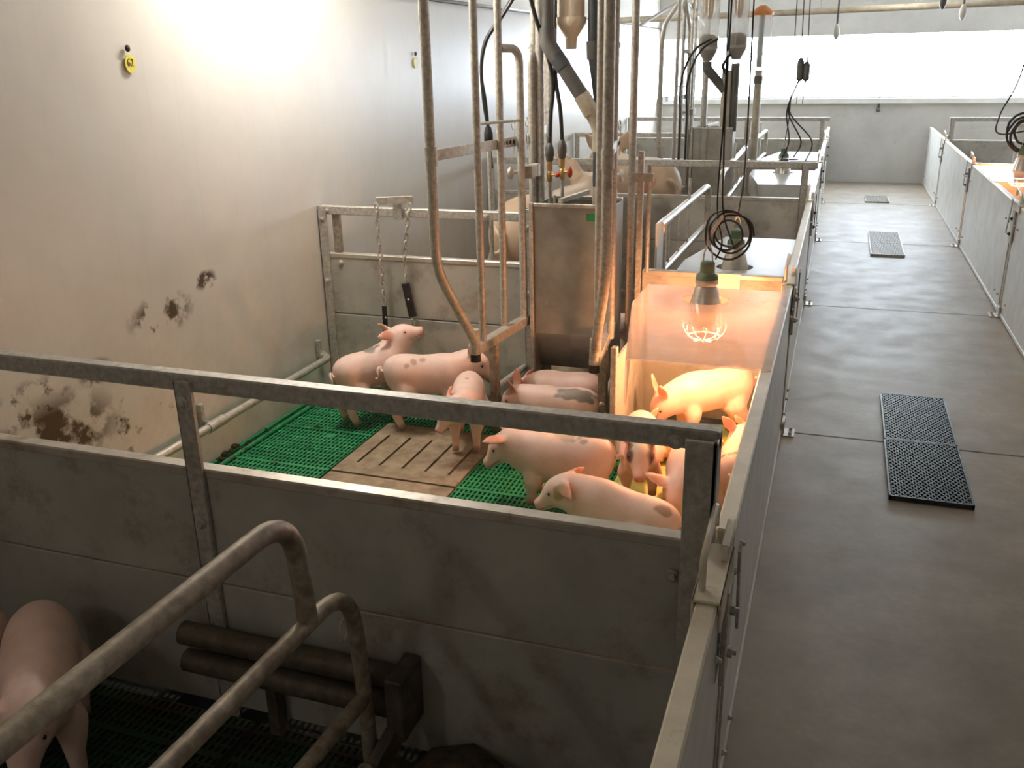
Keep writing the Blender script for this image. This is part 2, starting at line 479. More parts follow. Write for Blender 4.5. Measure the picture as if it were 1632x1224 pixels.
def divider(yd, x0, x1, label, spans, rail=None, posts=(), cap='board_cap', board='board', detail=True, low=0.0):
    """spans: list of (xa, xb) filled by boards; rail: (xa, xb) of the upper tube; posts: list of x"""
    t = thing('pen_divider', label, 'pen divider', ((x0 + x1) / 2, yd, 0), 'pen dividers')
    for (a, b) in spans:
        for (z0, z1) in ((.025, .415), (.42, .728)):
            obj('board', MB().box(a, b, yd - .0175, yd + .0175, z0, z1), board, t, bevel=.003)
        obj('board_cap', MB().box(a, b, yd - .021, yd + .021, .724, .750), cap, t, bevel=.004)
    if rail:
        obj('top_rail', MB().box(rail[0], rail[1], yd - .02, yd + .02, .955, 1.0), 'galvanized', t, bevel=.004)
    for (px, ztop) in posts:
        obj('post', MB().box(px - .024, px + .024, yd - .032, yd - .018, 0, ztop).box(px - .024, px - .018, yd - .032, yd + .02, 0, ztop), 'galvanized', t, bevel=.002)
        if detail:
            bolt(t, px, yd - .032, .60)
            if ztop > .9: bolt(t, px, yd - .032, .93)
    return t

d = divider(YD[1], WX, -.17, 'grey board divider with steel top rail in front of the piglets', [(WX + .01, -.19)], (WX + .01, -.168),
            [(-2.53, .99), (-1.45, .985)])
obj('corner_post', MB().box(-.232, -.168, YD[1] - .045, YD[1] - .034, 0, .985).box(-.178, -.168, YD[1] - .045, YD[1] + .03, 0, .985), 'galvanized', d, bevel=.002)
bolt(d, -.255, YD[1] - .0205, .97); bolt(d, -.25, YD[1] - .0205, .66)

d = divider(YD[2], WX, -.17, 'grey divider board behind the piglets carrying the chain toy and feeder', [(WX + .03, -1.37), (-.83, -.172)], (WX + .01, -1.36), [(-2.545, 1.0), (-1.395, 1.02)])
obj('post_flange', MB().box(-2.50, -2.46, YD[2] - .004, YD[2] + .02, .75, .955), 'galvanized_dirty', d)
for x in (-2.52, -2.05, -1.62): bolt(d, x, YD[2] - .0205, .975)
bolt(d, -2.46, YD[2] - .0178, .70)
obj('end_post', MB().box(-.862, -.835, YD[2] - .03, YD[2] - .005, 0, 1.30), 'galvanized', d, bevel=.002)
obj('end_post', MB().tube([(-.808, YD[2] - .018, .74), (-.808, YD[2] - .018, 1.24)], .010, 10), 'galvanized', d, smooth=True)
obj('clamp_plate', MB().box(-.885, -.785, YD[2] - .04, YD[2] - .031, 1.165, 1.205), 'galvanized', d, bevel=.002)
# small translucent plate hung on the divider behind the lamp
obj('label_plate', MB().prism([(-.56, YD[2] - .024), (-.37, YD[2] - .024), (-.37, YD[2] - .0205), (-.56, YD[2] - .0205)], .655, .752), 'ivory_plastic', d, bevel=.001)

divider(YD[3], WX, -.17, 'grey divider with full steel rail behind the second nest lid', [(WX + .01, -.172)], (WX + .01, -.12), [(-2.53, .99), (-.20, .99)], detail=False)
divider(YD[4], WX, -.17, 'grey divider of the third bay holding the far feeder box', [(WX + .03, -1.37), (-.83, -.172)], (WX + .01, -1.3), [(-2.53, .99), (-1.39, 1.0), (-.84, 1.15)], detail=False)
divider(YD[5], WX, -.17, 'last grey divider on the left before the window wall', [(WX + .01, -.172)], (WX + .01, -.12), [(-2.53, .99), (-.20, .99)], detail=False)
for k, lab in ((3, 'steel railed divider at the right edge beside the orange lit nest'), (4, 'right hand divider behind the orange lit nest lid'), (5, 'last divider on the right before the window wall')):
    divider(YD[k], RX1, RWX, lab, [(RX1 + .005, RWX - .01)], (RX1, RWX - .01) if k != 4 else None, [(RX1 + .03, .99 if k != 4 else .76)], detail=False)

# ================================================================ aisle gates
def gate(x0, x1, ya, yb, label, side):
    t = thing('aisle_gate', label, 'gate', ((x0 + x1) / 2, (ya + yb) / 2, 0), 'aisle gates')
    xo = x1 if side < 0 else x0            # aisle side
    obj('board', MB().box(x0 + .005, x1 - .005, ya, yb, .03, .732), 'gate_board', t, bevel=.003)
    obj('top_cap', MB().box(x0, x1, ya, yb, .728, .757), 'gate_cap', t, bevel=.004)
    obj('bottom_channel', MB().box(x0, x1, ya, yb, .004, .03), 'gate_board', t, bevel=.002)
    for yy in (ya + .012, yb - .012):
        obj('end_strip', MB().box(x0 + .001, x1 - .001, yy - .010, yy + .010, .02, .74), 'galvanized', t, bevel=.002)
    for yy in (ya + .07, ya + .2, yb - .2, yb - .07):
        for z in (.12, .62):
            bolt(t, xo - side * 0 + (.0 if side < 0 else 0), yy, z, 'x', .006, 1 if side < 0 else -1)
    return t
def latch(x0, x1, y, label, side, s=1):
    """saddle bracket with a drop pin over the gate joint"""
    xo = x1 if side < 0 else x0
    o_ = 1 if side < 0 else -1
    t = thing('gate_latch', label, 'latch', ((x0 + x1) / 2, y, .757), 'gate latches')
    xm = (x0 + x1) / 2
    obj('saddle', MB().box(x0 - .008, x1 + .008, y - .17, y + .05, .757, .764).box(x0 - .008, x0 - .002, y - .17, y + .05, .715, .764).box(x1 + .002, x1 + .008, y - .17, y + .05, .70, .764), 'gate_cap', t, bevel=.002)
    obj('drop_pin', MB().tube(bend([(x0 + .006, y - .13, .764), (x0 + .006, y - .13, .83), (x0 + .006, y + .06, .85), (x0 + .006, y + .06, .80)], .02), .007, 8), 'gate_cap', t, smooth=True)
    obj('guide_plate', MB().box(x1 - .014, x1 + .002, y - .02, y + .10, .764, .80), 'gate_cap', t, bevel=.002)
    hp = obj('hinge_plate', MB().box(xo + o_ * .001, xo + o_ * .012, y - .06, y + .02, .50, .72), 'galvanized', t, bevel=.002)
    for z in (.56, .66):
        obj('hinge_nut', MB().lathe([(.012, 0), (.012, .010 * o_), (.006, .010 * o_), (.006, .018 * o_)], (xo + o_ * .012, y - .02, z), 6, 'x'), 'rubber' if y > 5 else 'galvanized', t)
    obj('lock_arm', MB().beam((xo + o_ * .02, y + .02, .78), (xo + o_ * .02, y + .10, .55), .006, .03), 'galvanized', t)
    return t
def foot_bracket(x, y, side, label):
    t = thing('floor_bracket', label, 'bracket', (x, y, 0), 'floor brackets')
    o_ = 1 if side < 0 else -1
    obj('foot_plate', MB().box(min(x, x + o_ * .06), max(x, x + o_ * .06), y - .05, y + .05, 0, .006), 'galvanized_bright', t, bevel=.001)
    obj('foot_lug', MB().box(min(x, x + o_ * .012), max(x, x + o_ * .012), y - .04, y + .04, .006, .07), 'galvanized_bright', t, bevel=.001)
    for s in (-1, 1):
        obj('foot_bolt', MB().lathe([(.008, 0), (.008, .008), (.004, .012)], (x + o_ * .04, y + s * .03, .006), 6), 'galvanized', t)

nm = ['gate of the nearest dark pen, beside the camera', 'white gate along the piglet pen, running beside the heat lamp nest',
      'white gate of the second pen on the left of the aisle', 'white gate of the third pen on the left of the aisle',
      'white gate of the fourth pen on the left of the aisle', 'white gate of the last left pen next to the far wall']
ends = YD + [FARY]
for i in range(6):
    gate(GX0, GX1, ends[i] + .035 if i else -2.9, ends[i + 1] - .03, nm[i], -1)
lt = ['latch on the gate in the foreground by the corner post', 'latch beside the heat lamp nest lid', 'latch between the second and third left pens',
      'latch between the third and fourth left pens', 'latch of the furthest left gate']
for i in range(1, 6):
    latch(GX0, GX1, ends[i] - (.09 if i == 1 else .03), lt[i - 1], -1)
fb = ['floor bracket at the foot of the gate beside the near drain grates', 'shiny floor bracket at the foot of the second left gate', 'small floor bracket of the third left gate', 'small floor bracket of the fourth left gate']
for i in range(2, 6):
    foot_bracket(GX1 + .0, ends[i] - .04, -1, fb[i - 2])
rn = {1: 'near gate right of the aisle, outside the light', 2: 'second gate on the right of the aisle, mostly out of view', 3: 'white gate at the right edge below the orange nest',
      4: 'white gate on the right just beyond the orange nest', 5: 'last white gate on the right next to the far wall'}
rl = {2: 'latch at the right picture edge, nearer of the two dark knobs', 3: 'right hand latch beside the orange nest', 4: 'right hand latch of the second last divider', 5: 'furthest latch on the right of the aisle'}
for i in (2, 3, 4, 5):
    gate(RX0, RX1, ends[i] + .035, ends[i + 1] - .03, rn[i], 1)
for i in (3, 4, 5):
    latch(RX0, RX1, ends[i] - .02, rl[i], 1)
fr = {3: 'floor bracket on the right below the near right latch', 4: 'floor bracket on the right beyond the orange nest', 5: 'furthest floor bracket on the right of the aisle'}
for i in (3, 4, 5):
    foot_bracket(RX0, ends[i] - .04, 1, fr[i])

# ================================================================ pen floors
def slat_mesh(wx, wy, pitch_x=.021, pitch_y=.036):
    m = MB()
    nx, ny = round(wx / pitch_x), round(wy / pitch_y)
    for i in range(nx + 1):
        x = i * wx / nx
        hw = .0046 if 0 < i < nx else .006
        m.box(max(0.001, x - hw), min(wx - .001, x + hw), .001, wy - .001, -.010, 0)
    for j in range(ny + 1):
        y = j * wy / ny
        hw = .0058 if j % 6 else .010
        m.box(.001, wx - .001, max(.001, y - hw), min(wy - .001, y + hw), -.008, -.0012 if j % 6 else .0012)
    return m
SL = {}
def slat(x, y, wx, wy, parent, mat='green_slat'):
    k = (round(wx, 3), round(wy, 3), mat)
    if k not in SL:
        o = obj('slat_panel', slat_mesh(wx, wy), mat, parent)
        SL[k] = o
    else:
        o = SL[k].copy(); COL.objects.link(o); o.parent = parent
        o.matrix_parent_inverse = Matrix.Translation(-Vector(parent.location))
    o.location = (x, y, 0)
fs = thing('slatted_floor', 'green plastic slatted floor under the piglets', 'slatted floor', (-1.6, 3.0, 0))
ys = [1.745, 2.16, 2.57, 2.98, 3.39, 3.80, 4.225]
for a, b in zip(ys[:-1], ys[1:]):
    slat(-2.54, a, .53, b - a, fs)
    slat(-1.395, a, .62, b - a, fs)
for a, b in ((1.745, 2.185), (2.185, 2.62), (3.775, 4.225)):
    slat(-2.00, a, .60, b - a, fs)
obj('wall_strip', MB().box(WX + .001, -2.545, 1.745, 4.225, -.03, .006), 'green_slat', fs, bevel=.003)
obj('ridge', MB().tube([(-2.50, 1.75, .006), (-2.50, 4.2, .006)], .011, 8), 'green_slat', fs)
for (xx, yy) in ((-2.3, 3.1), (-2.2, 3.55), (-2.35, 3.9), (-1.25, 3.05), (-1.05, 3.3), (-1.15, 3.55), (-1.2, 3.95)):
    obj('clip_boss', MB().lathe([(.028, 0), (.026, .003), (.02, .004)], (xx, yy, 0), 14), 'green_slat', fs)
for xb in (-2.3, -1.7, -1.1):
    obj('support_beam', MB().box(xb - .03, xb + .03, 1.72, 4.25, -.16, -.035), 'pit', fs)

# slotted brown concrete plates
cp = thing('slotted_plate', 'brown slotted concrete plate set into the green floor', 'floor plate', (-1.7, 3.48, 0))
xs = [-1.995 + i * .595 / 6 for i in range(7)]
x0, x1, y0, y1 = -1.995, -1.40, 3.198, 3.768
sl = [-1.995 + .075 + i * .112 for i in range(5)]
m = MB(); m.box(x0, x1, y0, y0 + .10, -.04, .006); m.box(x0, x1, y1 - .14, y1, -.04, .006)
px = x0
for s_ in sl + [None]:
    e = s_ - .006 if s_ is not None else x1
    m.box(px, e, y0 + .10, y1 - .14, -.04, .006); px = (s_ + .006) if s_ is not None else px
obj('plate', m, 'concrete_plate', cp)
cp2 = thing('holed_plate', 'narrow brown concrete plate with a row of small square holes', 'floor plate', (-1.7, 2.9, 0))
m = MB(); y0, y1 = 2.63, 3.188
m.box(x0, x1, y0, 3.0, -.04, .003); m.box(x0, x1, 3.022, y1, -.04, .003)
hx = [x0 + .075 + i * .112 for i in range(5)]; px = x0
for s_ in hx + [None]:
    e = s_ - .010 if s_ is not None else x1
    m.box(px, e, 3.0, 3.022, -.04, .003); px = (s_ + .010) if s_ is not None else px
obj('plate', m, 'concrete_plate', cp2)
# nest floor
nf = thing('nest_floor', 'yellowish solid nest floor under the heat lamp', 'floor plate', (-.47, 3.0, 0))
obj('floor_panel', MB().box(-.772, GX0 - .004, 1.75, 2.98, -.05, .002), 'nest_floor', nf, bevel=.002)
obj('floor_panel', MB().box(-.772, GX0 - .004, 2.985, 4.225, -.05, .002), 'nest_floor', nf, bevel=.002)
# floor of the near pen
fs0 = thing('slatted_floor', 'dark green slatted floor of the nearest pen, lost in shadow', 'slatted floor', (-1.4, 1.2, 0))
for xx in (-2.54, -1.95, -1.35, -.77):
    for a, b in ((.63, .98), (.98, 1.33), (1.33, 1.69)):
        slat(xx, a, .58 if xx < -1 else .58, b - a, fs0, 'green_slat_foul_shade')

# droppings
def lump(c, r, n, label, seed, group=None):
    rnd = random.Random(seed); m = MB()
    for i in range(n):
        a = rnd.uniform(0, 6.28); q = rnd.uniform(0, 1) ** .6
        s_ = rnd.uniform(.25, .5) * (1.1 - .5 * q)
        m.sphere((c[0] + r[0] * q * math.cos(a), c[1] + r[1] * q * math.sin(a), c[2] + r[2] * (1 - q) * .7), max(r[0], .01) * s_, 8, 6, (1, 1.2, .7))
    o = obj('manure_pile' if n > 3 else 'dropping', m, 'manure', None, smooth=True)
    tag(o, label, 'manure', group)
lump((-2.525, 3.22, .004), (.035, .16, .05), 26, 'brown manure pile between wall rail and green floor', 3)
for i, (xx, yy, lab) in enumerate(((-2.27, 3.17, 'dark dropping on the green floor near the divider'), (-2.31, 3.62, 'dark dropping on the green floor left of the piglets'), (-2.08, 3.72, 'dark dropping beside the leg of the chain toy piglet'), (-2.535, 3.52, 'small dropping by the wall at the rail'))):
    lump((xx, yy, .006), (.018, .018, .012), 3, lab, 40 + i)
lump((-.72, 1.52, 0), (.30, .12, .07), 40, 'dark manure heap against the divider in the nearest pen', 9)

# ================================================================ drain grates in the aisle
def grate(x0, x1, y0, y1, label, n, nb, met='grate_metal', base='pit'):
    t = thing('drain_grate', label, 'grate', ((x0 + x1) / 2, (y0 + y1) / 2, 0), 'drain grates')
    obj('frame', MB().box(x0, x1, y0, y0 + .008, 0, .02).box(x0, x1, y1 - .008, y1, 0, .02).box(x0, x0 + .008, y0, y1, 0, .02).box(x1 - .008, x1, y0, y1, 0, .02), met, t)
    obj('base', MB().box(x0 + .008, x1 - .008, y0 + .008, y1 - .008, .0005, .002), base, t)  # dark backing sheet standing in for the shade below the holes
    m = MB(); W, L = x1 - x0 - .016, y1 - y0 - .016
    for s in (-1, 1):
        k = -nb
        while k <= n + nb:
            # diagonal bar clipped to the frame
            c0 = k * W / n
            pts = []
            sl_ = 1.7 * s
            for tt in range(0, 61):
                yy = L * tt / 60; xx = c0 + yy / sl_
                if 0 <= xx <= W: pts.append((xx, yy))
            if len(pts) > 1:
                a, b = pts[0], pts[-1]
                m.beam((x0 + .008 + a[0], y0 + .008 + a[1], .013), (x0 + .008 + b[0], y0 + .008 + b[1], .013), .0055, .012)
            k += 1
    obj('mesh', m, met, t)
grate(.325, .640, 3.61, 4.222, 'nearest dark drain grate in the aisle floor', 14, 20)
grate(.328, .638, 4.227, 4.865, 'dark drain grate directly behind the nearest one', 14, 20)
grate(.362, .648, 8.62, 9.20, 'pale drain grate halfway down the aisle, nearer of the pair', 10, 16, 'galvanized', 'grey_pipe')
grate(.362, .648, 9.205, 9.78, 'pale drain grate halfway down the aisle, further of the pair', 10, 16, 'galvanized', 'grey_pipe')
grate(.37, .645, 11.9, 12.4, 'small drain grate near the far wall', 8, 14, 'galvanized', 'grey_pipe')

# ================================================================ rail on the wall
t = thing('wall_rail', 'galvanized pipe rail low on the dirty left wall', 'rail', (WX, 3.4, 0))
obj('pipe', MB().tube(bend([(-2.50, 1.85, .205), (-2.50, 4.09, .205), (-2.565, 4.12, .215)], .05), .019, 12), 'galvanized_bright', t, smooth=True)
obj('sleeve', MB().tube([(-2.50, 3.04, .205), (-2.50, 3.16, .205)], .024, 12), 'galvanized_bright', t, smooth=True)
for yy in (3.08, 4.09):
    obj('mount', MB().box(-2.568, -2.545, yy - .012, yy + .012, .20, .30).box(-2.56, -2.50, yy - .008, yy + .008, .205, .222), 'galvanized', t, bevel=.002)

# ================================================================ sow crate sides (raised, hinged at the feeder end)
def raised_side(yd, s, mx, label, full=True, zt=0.0):
    """yd divider, s = -1 crate before / +1 behind it; mx = +1 left side, -1 right side (mirrored about the crate axis)"""
    XC = -1.187
    def p(x, v, z): return (XC + (x - XC) * mx, yd + s * v, z)
    t = thing('crate_side', label, 'crate side', p(-1.45, .40, 0), 'raised crate sides')
    G = 'galvanized'
    obj('bent_pipe', MB().tube(bend([p(-1.50, .05, 2.24 + zt), p(-1.545, .72, 1.98 + zt), p(-1.553, .80, 1.85 + zt), p(-1.553, .80, .88), p(-1.465, .615, .52)], .10), .0215, 12), G, t, smooth=True)
    obj('pipe_foot', MB().tube([p(-1.465, .612, .57), p(-1.463, .612, .455)], .023, 12), G, t, smooth=True)
    obj('foot_plug', MB().tube([p(-1.463, .612, .455), p(-1.463, .612, .42)], .024, 12), 'rubber', t, smooth=True)
    obj('upright', MB().tube([p(-1.456, .53, .47), p(-1.456, .53, 2.3)], .017, 12), G, t, smooth=True)
    obj('upright', MB().tube([p(-1.45, .255, .47), p(-1.45, .255, 2.3)], .017, 12), G, t, smooth=True)
    obj('hoop', MB().tube(bend([p(-1.45, .24, 1.755), p(-1.41, .085, 1.755), p(-1.405, .085, .47)], .085), .0185, 12), G, t, smooth=True)
    obj('lower_bar', MB().beam(p(-1.47, .62, .472), p(-1.405, .06, .472), .046, .046), 'galvanized_bright', t, bevel=.003)
    obj('sleeve', MB().tube([p(-1.553, .80, 1.305), p(-1.553, .80, 1.38)], .026, 12), G, t, smooth=True)
    hb = obj('holed_bar', MB().beam(p(-1.545, .79, 1.345), p(-1.43, .06, 1.345), .006, .045), 'galvanized_bright', t, bevel=.001)
    for i in range(5):
        v_ = .11 + i * .033
        a = Vector(p(-1.545 + (.79 - v_) / .73 * .115, v_, 1.345))
        obj('bar_hole', MB().tube([a + Vector((-.0045, 0, 0)), a + Vector((.0045, 0, 0))], .010, 10), 'pit', hb)
    obj('clip_ring', MB().tube([Vector(p(-1.44, .10, 1.42)) + Vector((0, .022 * math.cos(a), .022 * math.sin(a))) for a in np.linspace(0, 6.0, 14)] + [Vector(p(-1.44, .10, 1.29))], .0022, 6), 'galvanized_bright', t)
    obj('thin_rod', MB().tube([p(-1.456, .53, 1.452), p(-1.405, .085, 1.44)], .0065, 8), G, t, smooth=True)
    pin = obj('hinge_pin', MB().tube([p(-1.46, .115, 1.20), p(-1.37, .03, 1.215)], .009, 8), 'galvanized', t, smooth=True)
    obj('hinge_disc', MB().lathe([(.028, -.006), (.028, .006)], p(-1.455, .11, 1.20), 14, 'x'), 'galvanized', t, smooth=True)
    obj('hinge_lug', MB().box(*sorted((p(-1.40, 0, 0)[0], p(-1.36, 0, 0)[0])), *sorted((yd + s * .02, yd + s * .065)), 1.17, 1.23), 'galvanized', t, bevel=.003)
    obj('leg_post', MB().box(*sorted((p(-1.472, 0, 0)[0], p(-1.432, 0, 0)[0])), *sorted((yd + s * .38, yd + s * .42)), 0, .46), 'galvanized_dirty', t, bevel=.003)
    obj('stub_pipe', MB().tube([p(-1.452, .385, .215), p(-1.425, .025, .21)], .016, 10), 'galvanized', t, smooth=True)
    if full and mx > 0:
        obj('pull_rod', MB().tube([p(-1.50, 2.0, 1.94), p(-1.50, .2, 2.2)], .012, 8), 'galvanized', t, smooth=True)
    return t
raised_side(YD[2], -1, 1, 'raised steel pipe crate side left of the steel feeder', False, .3)
raised_side(YD[2], -1, -1, 'raised steel pipe crate side between feeder and heat lamp nest', False, .3)
raised_side(YD[2], 1, 1, 'raised crate side of the second pen, behind the chain divider', False, .3)
raised_side(YD[4], -1, 1, 'raised crate side in front of the bright window, left of far feeder')
raised_side(YD[4], 1, 1, 'furthest raised crate side behind the far feeder')

# upright tubes by the feeder end (frame posts reaching to the ceiling)
def frame_post(x, y, r, z0, label, z1=2.6):
    o = obj('frame_post', MB().tube([(x, y, z0), (x, y, z1)], r, 12), 'galvanized', None, smooth=True)
    tag(o, label, 'post', 'frame posts')
frame_post(-1.375, 4.36, .021, 0.0, 'thick galvanized post just left of the feed pipe')
frame_post(-.905, 4.30, .018, 0.0, 'slim galvanized post right of the feeder pipes')
frame_post(-1.28, 9.42, .03, 0.0, 'dark post left of the far feeder box')

def lowered_side(yd, s, x, label, near=False):
    def p(v, z, dx=0): return (x + dx, yd + s * v, z)
    t = thing('crate_side', label, 'crate side', p(1.2, 0), 'lowered crate sides')
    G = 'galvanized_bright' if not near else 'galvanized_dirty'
    r = .0215
    obj('top_bar', MB().tube(bend([p(.35, .90), p(1.25, .885), p(2.17, .872), p(2.19, .60)], .12, 8), r, 14), G, t, smooth=True)
    obj('second_bar', MB().tube(bend([p(.35, .645), p(1.7, .618), p(2.36, .60), p(2.39, .28), p(2.39, .0)], .13, 8), .019, 14), G, t, smooth=True)
    obj('third_bar', MB().tube([p(.45, .42), p(2.385, .27)], .019, 12), G, t, smooth=True)
    obj('fourth_bar', MB().tube([p(.55, .20, .04), p(2.3, .135, .04)], .022, 12), G, t, smooth=True)
    for v in (.62, .95, 1.28):
        obj('rod', MB().tube([p(v, .885), p(v, .62)], .006, 8), G, t, smooth=True)
    obj('foot_post', MB().tube([p(.45, 0), p(.45, .88)], .017, 10), G, t, smooth=True)
    obj('lift_pin', MB().tube([p(1.3, .70), p(1.3, 1.02)], .009, 8), G, t, smooth=True)
    obj('head_plate', MB().box(x - .006, x + .006, *sorted((yd + s * .24, yd + s * .42)), .35, .93), 'white_board', t, bevel=.02)
    if near:
        obj('ring', MB().tube([Vector(p(2.32, .50)) + Vector((0, .014 * math.cos(a), .03 * math.sin(a))) for a in np.linspace(0, 6.28, 16)[:-1]], .003, 6, closed=True), 'galvanized', t)
    return t
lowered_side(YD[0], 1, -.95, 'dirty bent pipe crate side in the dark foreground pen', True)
lowered_side(YD[2], 1, -.815, 'lowered crate side in the second pen, beside its grey nest lid')
lowered_side(YD[4], -1, -.815, 'lowered crate side in the third pen, beside its bright nest lid')
lowered_side(YD[4], 1, -.815, 'lowered crate side in the fourth pen')

# bumper rails low on the near side of the first divider
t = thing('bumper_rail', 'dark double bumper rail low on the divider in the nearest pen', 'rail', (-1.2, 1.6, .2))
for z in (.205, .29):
    obj('rail_tube', MB().tube([(-1.52, 1.64, z), (-.87, 1.64, z)], .032, 12), 'steel_dark', t, smooth=True)
obj('end_bracket', MB().box(-.90, -.855, 1.58, 1.70, .15, .325), 'steel_dark', t, bevel=.004)
obj('strut', MB().beam((-.88, 1.62, .18), (-.94, 1.36, .02), .03, .05), 'steel_dark', t)
obj('leg', MB().box(-1.30, -1.27, 1.66, 1.70, 0, .17), 'steel_dark', t)

# ================================================================ feeders
def feeder(yd, s, label, x0=-1.345, x1=-.97):
    t = thing('feeder_box', label, 'feeder', ((x0 + x1) / 2, yd, 0), 'feeder boxes')
    yf, yb = yd + s * .10, yd - s * .16
    S = 'stainless'
    a, b = sorted((yf, yf - s * .004))
    # front sheet: upright above, sloping in towards the trough below
    m = MB(); m.box(x0, x1, a, b, .42, 1.05)
    m.add([(x0, yf, .42), (x1, yf, .42), (x1, yf - s * .10, .22), (x0, yf - s * .10, .22), (x0, yf - s * .006, .42), (x1, yf - s * .006, .42), (x1, yf - s * .106, .22), (x0, yf - s * .106, .22)],
          [(0, 1, 2, 3), (4, 7, 6, 5), (0, 4, 5, 1), (3, 2, 6, 7), (0, 3, 7, 4), (1, 5, 6, 2)])
    obj('front_sheet', m, S, t)
    obj('back_sheet', MB().box(x0, x1, *sorted((yb, yb + s * .004)), .22, 1.05), S, t)
    for xx in (x0, x1):
        obj('side_sheet', MB().box(xx - .002, xx + .002, *sorted((yf, yb)), .0, 1.05), S, t)
    obj('left_flange', MB().box(x0 - .022, x0 - .003, *sorted((yf + s * .012, yf - s * .02)), 0, 1.065), 'galvanized', t, bevel=.003)
    obj('rim', MB().box(x0, x1, *sorted((yf + s * .008, yf - s * .008)), 1.045, 1.062), 'galvanized_bright', t, bevel=.002)
    obj('rim', MB().box(x0, x1, *sorted((yb + s * .008, yb - s * .008)), 1.045, 1.062), 'galvanized_bright', t, bevel=.002)
    obj('rim_hinge', MB().beam((x0 + .13, yf, 1.075), (x0 + .20, yb, 1.085), .02, .02).tube([(x0 + .10, yf - s * .01, 1.04), (x0 + .10, yf - s * .01, 1.10)], .006, 8), 'galvanized', t)
    obj('trough', MB().box(x0, x1, *sorted((yf + s * .015, yf + s * .005)), 0, .14).box(x0, x1, *sorted((yf + s * .015, yb)), 0, .03).box(x0, x0 + .006, *sorted((yf + s * .015, yb)), 0, .2).box(x1 - .006, x1, *sorted((yf + s * .015, yb)), 0, .2), 'galvanized_dirty', t)
    obj('meal_fill', MB().box(x0 + .004, x1 - .004, *sorted((yf - s * .01, yb + s * .01)), .5, .93), 'meal', t)
    return t
ft = feeder(YD[2], -1, 'tall stainless steel feeder box behind the piglets')
obj('stamp', MB().box(-1.085, -.985, YD[2] - .1012, YD[2] - .1004, .985, 1.02), 'green_print', ft)
feeder(YD[4], -1, 'far dark steel feeder box in front of the window')

# feed drop pipe: grey and beige plastic sections
t = thing('feed_pipe', 'kinked plastic feed drop pipe ending in the near steel feeder', 'pipe', (-1.06, 4.30, 1.0))
Y = 4.29
obj('down_section', MB().tube([(-1.06, Y, .92), (-1.06, Y, 1.13)], .033, 16), 'beige_pipe', t, smooth=True)
obj('dark_section', MB().tube([(-1.06, Y, 1.12), (-1.06, Y, 1.30)], .032, 16), 'dark_pipe', t, smooth=True)
obj('elbow', MB().tube(bend([(-1.06, Y, 1.29), (-1.06, Y, 1.40), (-1.10, Y, 1.47)], .05), .036, 16), 'beige_pipe', t, smooth=True)
obj('coupling', MB().tube([(-1.098, Y, 1.462), (-1.15, Y, 1.545)], .039, 16), 'beige_pipe', t, smooth=True)
obj('slanted_section', MB().tube([(-1.14, Y, 1.53), (-1.245, Y, 1.68)], .035, 16), 'grey_pipe', t, smooth=True)
obj('collar', MB().tube([(-1.235, Y, 1.665), (-1.275, Y, 1.72)], .038, 16), 'dark_pipe', t, smooth=True)
obj('upper_elbow', MB().tube(bend([(-1.265, Y, 1.705), (-1.315, Y, 1.775), (-1.315, Y, 1.84)], .05), .038, 16), 'grey_pipe', t, smooth=True)
obj('upright_section', MB().tube([(-1.315, Y, 1.83), (-1.315, Y, 2.5)], .031, 16), 'grey_pipe', t, smooth=True)
t = thing('feed_pipe', 'dark feed pipe with stepped joints right of the ivory dispenser', 'pipe', (-1.10, 4.38, 1.4))
obj('lower_section', MB().tube([(-1.075, 4.36, 1.40), (-1.10, 4.38, 1.62), (-1.115, 4.38, 1.72)], [.018, .028, .030], 14), 'dark_pipe', t, smooth=True)
obj('joint', MB().tube([(-1.115, 4.38, 1.70), (-1.118, 4.38, 1.78)], .034, 14), 'grey_pipe', t, smooth=True)
obj('upper_section', MB().tube([(-1.118, 4.38, 1.77), (-1.12, 4.38, 2.5)], .027, 14), 'dark_pipe', t, smooth=True)

def dispenser(x, y, zc, r, label, ivory=False, fill=True, h=.5, cap='orange_plastic'):
    t = thing('feed_dispenser', label, 'feed dispenser', (x, y, zc), 'feed dispensers')
    mt = 'ivory_plastic' if ivory else 'tube_plastic'
    obj('cylinder', MB().lathe([(r, zc), (r, zc + h)], (x, y, 0), 22, 'z', False), mt, t, smooth=True)
    obj('cone', MB().lathe([(r * 1.12, zc), (r * 1.12, zc - .015), (r * .9, zc - .035), (r * .45, zc - r * 1.25), (r * .42, zc - r * 1.25 - .05)], (x, y, 0), 22, 'z', False), mt, t, smooth=True)
    obj('collar', MB().lathe([(r * 1.12, zc - .008), (r * 1.14, zc), (r * 1.12, zc + .012)], (x, y, 0), 22, 'z', False), mt, t, smooth=True)
    if fill:
        obj('feed', MB().lathe([(r * .4, zc - r * 1.2), (r * .86, zc - .03), (r * .93, zc), (r * .93, zc + r * .9), (r * .5, zc + r * 1.25), (.005, zc + r * 1.3)], (x, y, 0), 18, 'z'), 'meal', t, smooth=True)
        obj('drop_nozzle', MB().lathe([(.004, zc + h * .62), (r * .4, zc + h * .70), (r * .5, zc + h), ], (x, y, 0), 14), 'brass', t, smooth=True)
        obj('nozzle_tip', MB().sphere((x, y, zc + h * .66), r * .3, 10, 6), 'red_plastic', t, smooth=True)
    obj('top_cap', MB().lathe([(r * 1.08, zc + h), (r * 1.1, zc + h + .03), (r * .6, zc + h + .07), (.03, zc + h + .09)], (x, y, 0), 20), cap, t, smooth=True)
    return t
dispenser(-1.225, 4.38, 1.875, .062, 'ivory feed dispenser hanging above the near feeder', True, False, .45, 'ivory_plastic')
dispenser(-1.10, 4.56, 1.92, .06, 'ivory feed dispenser half hidden behind the dark feed pipe', True, False, .45, 'ivory_plastic')
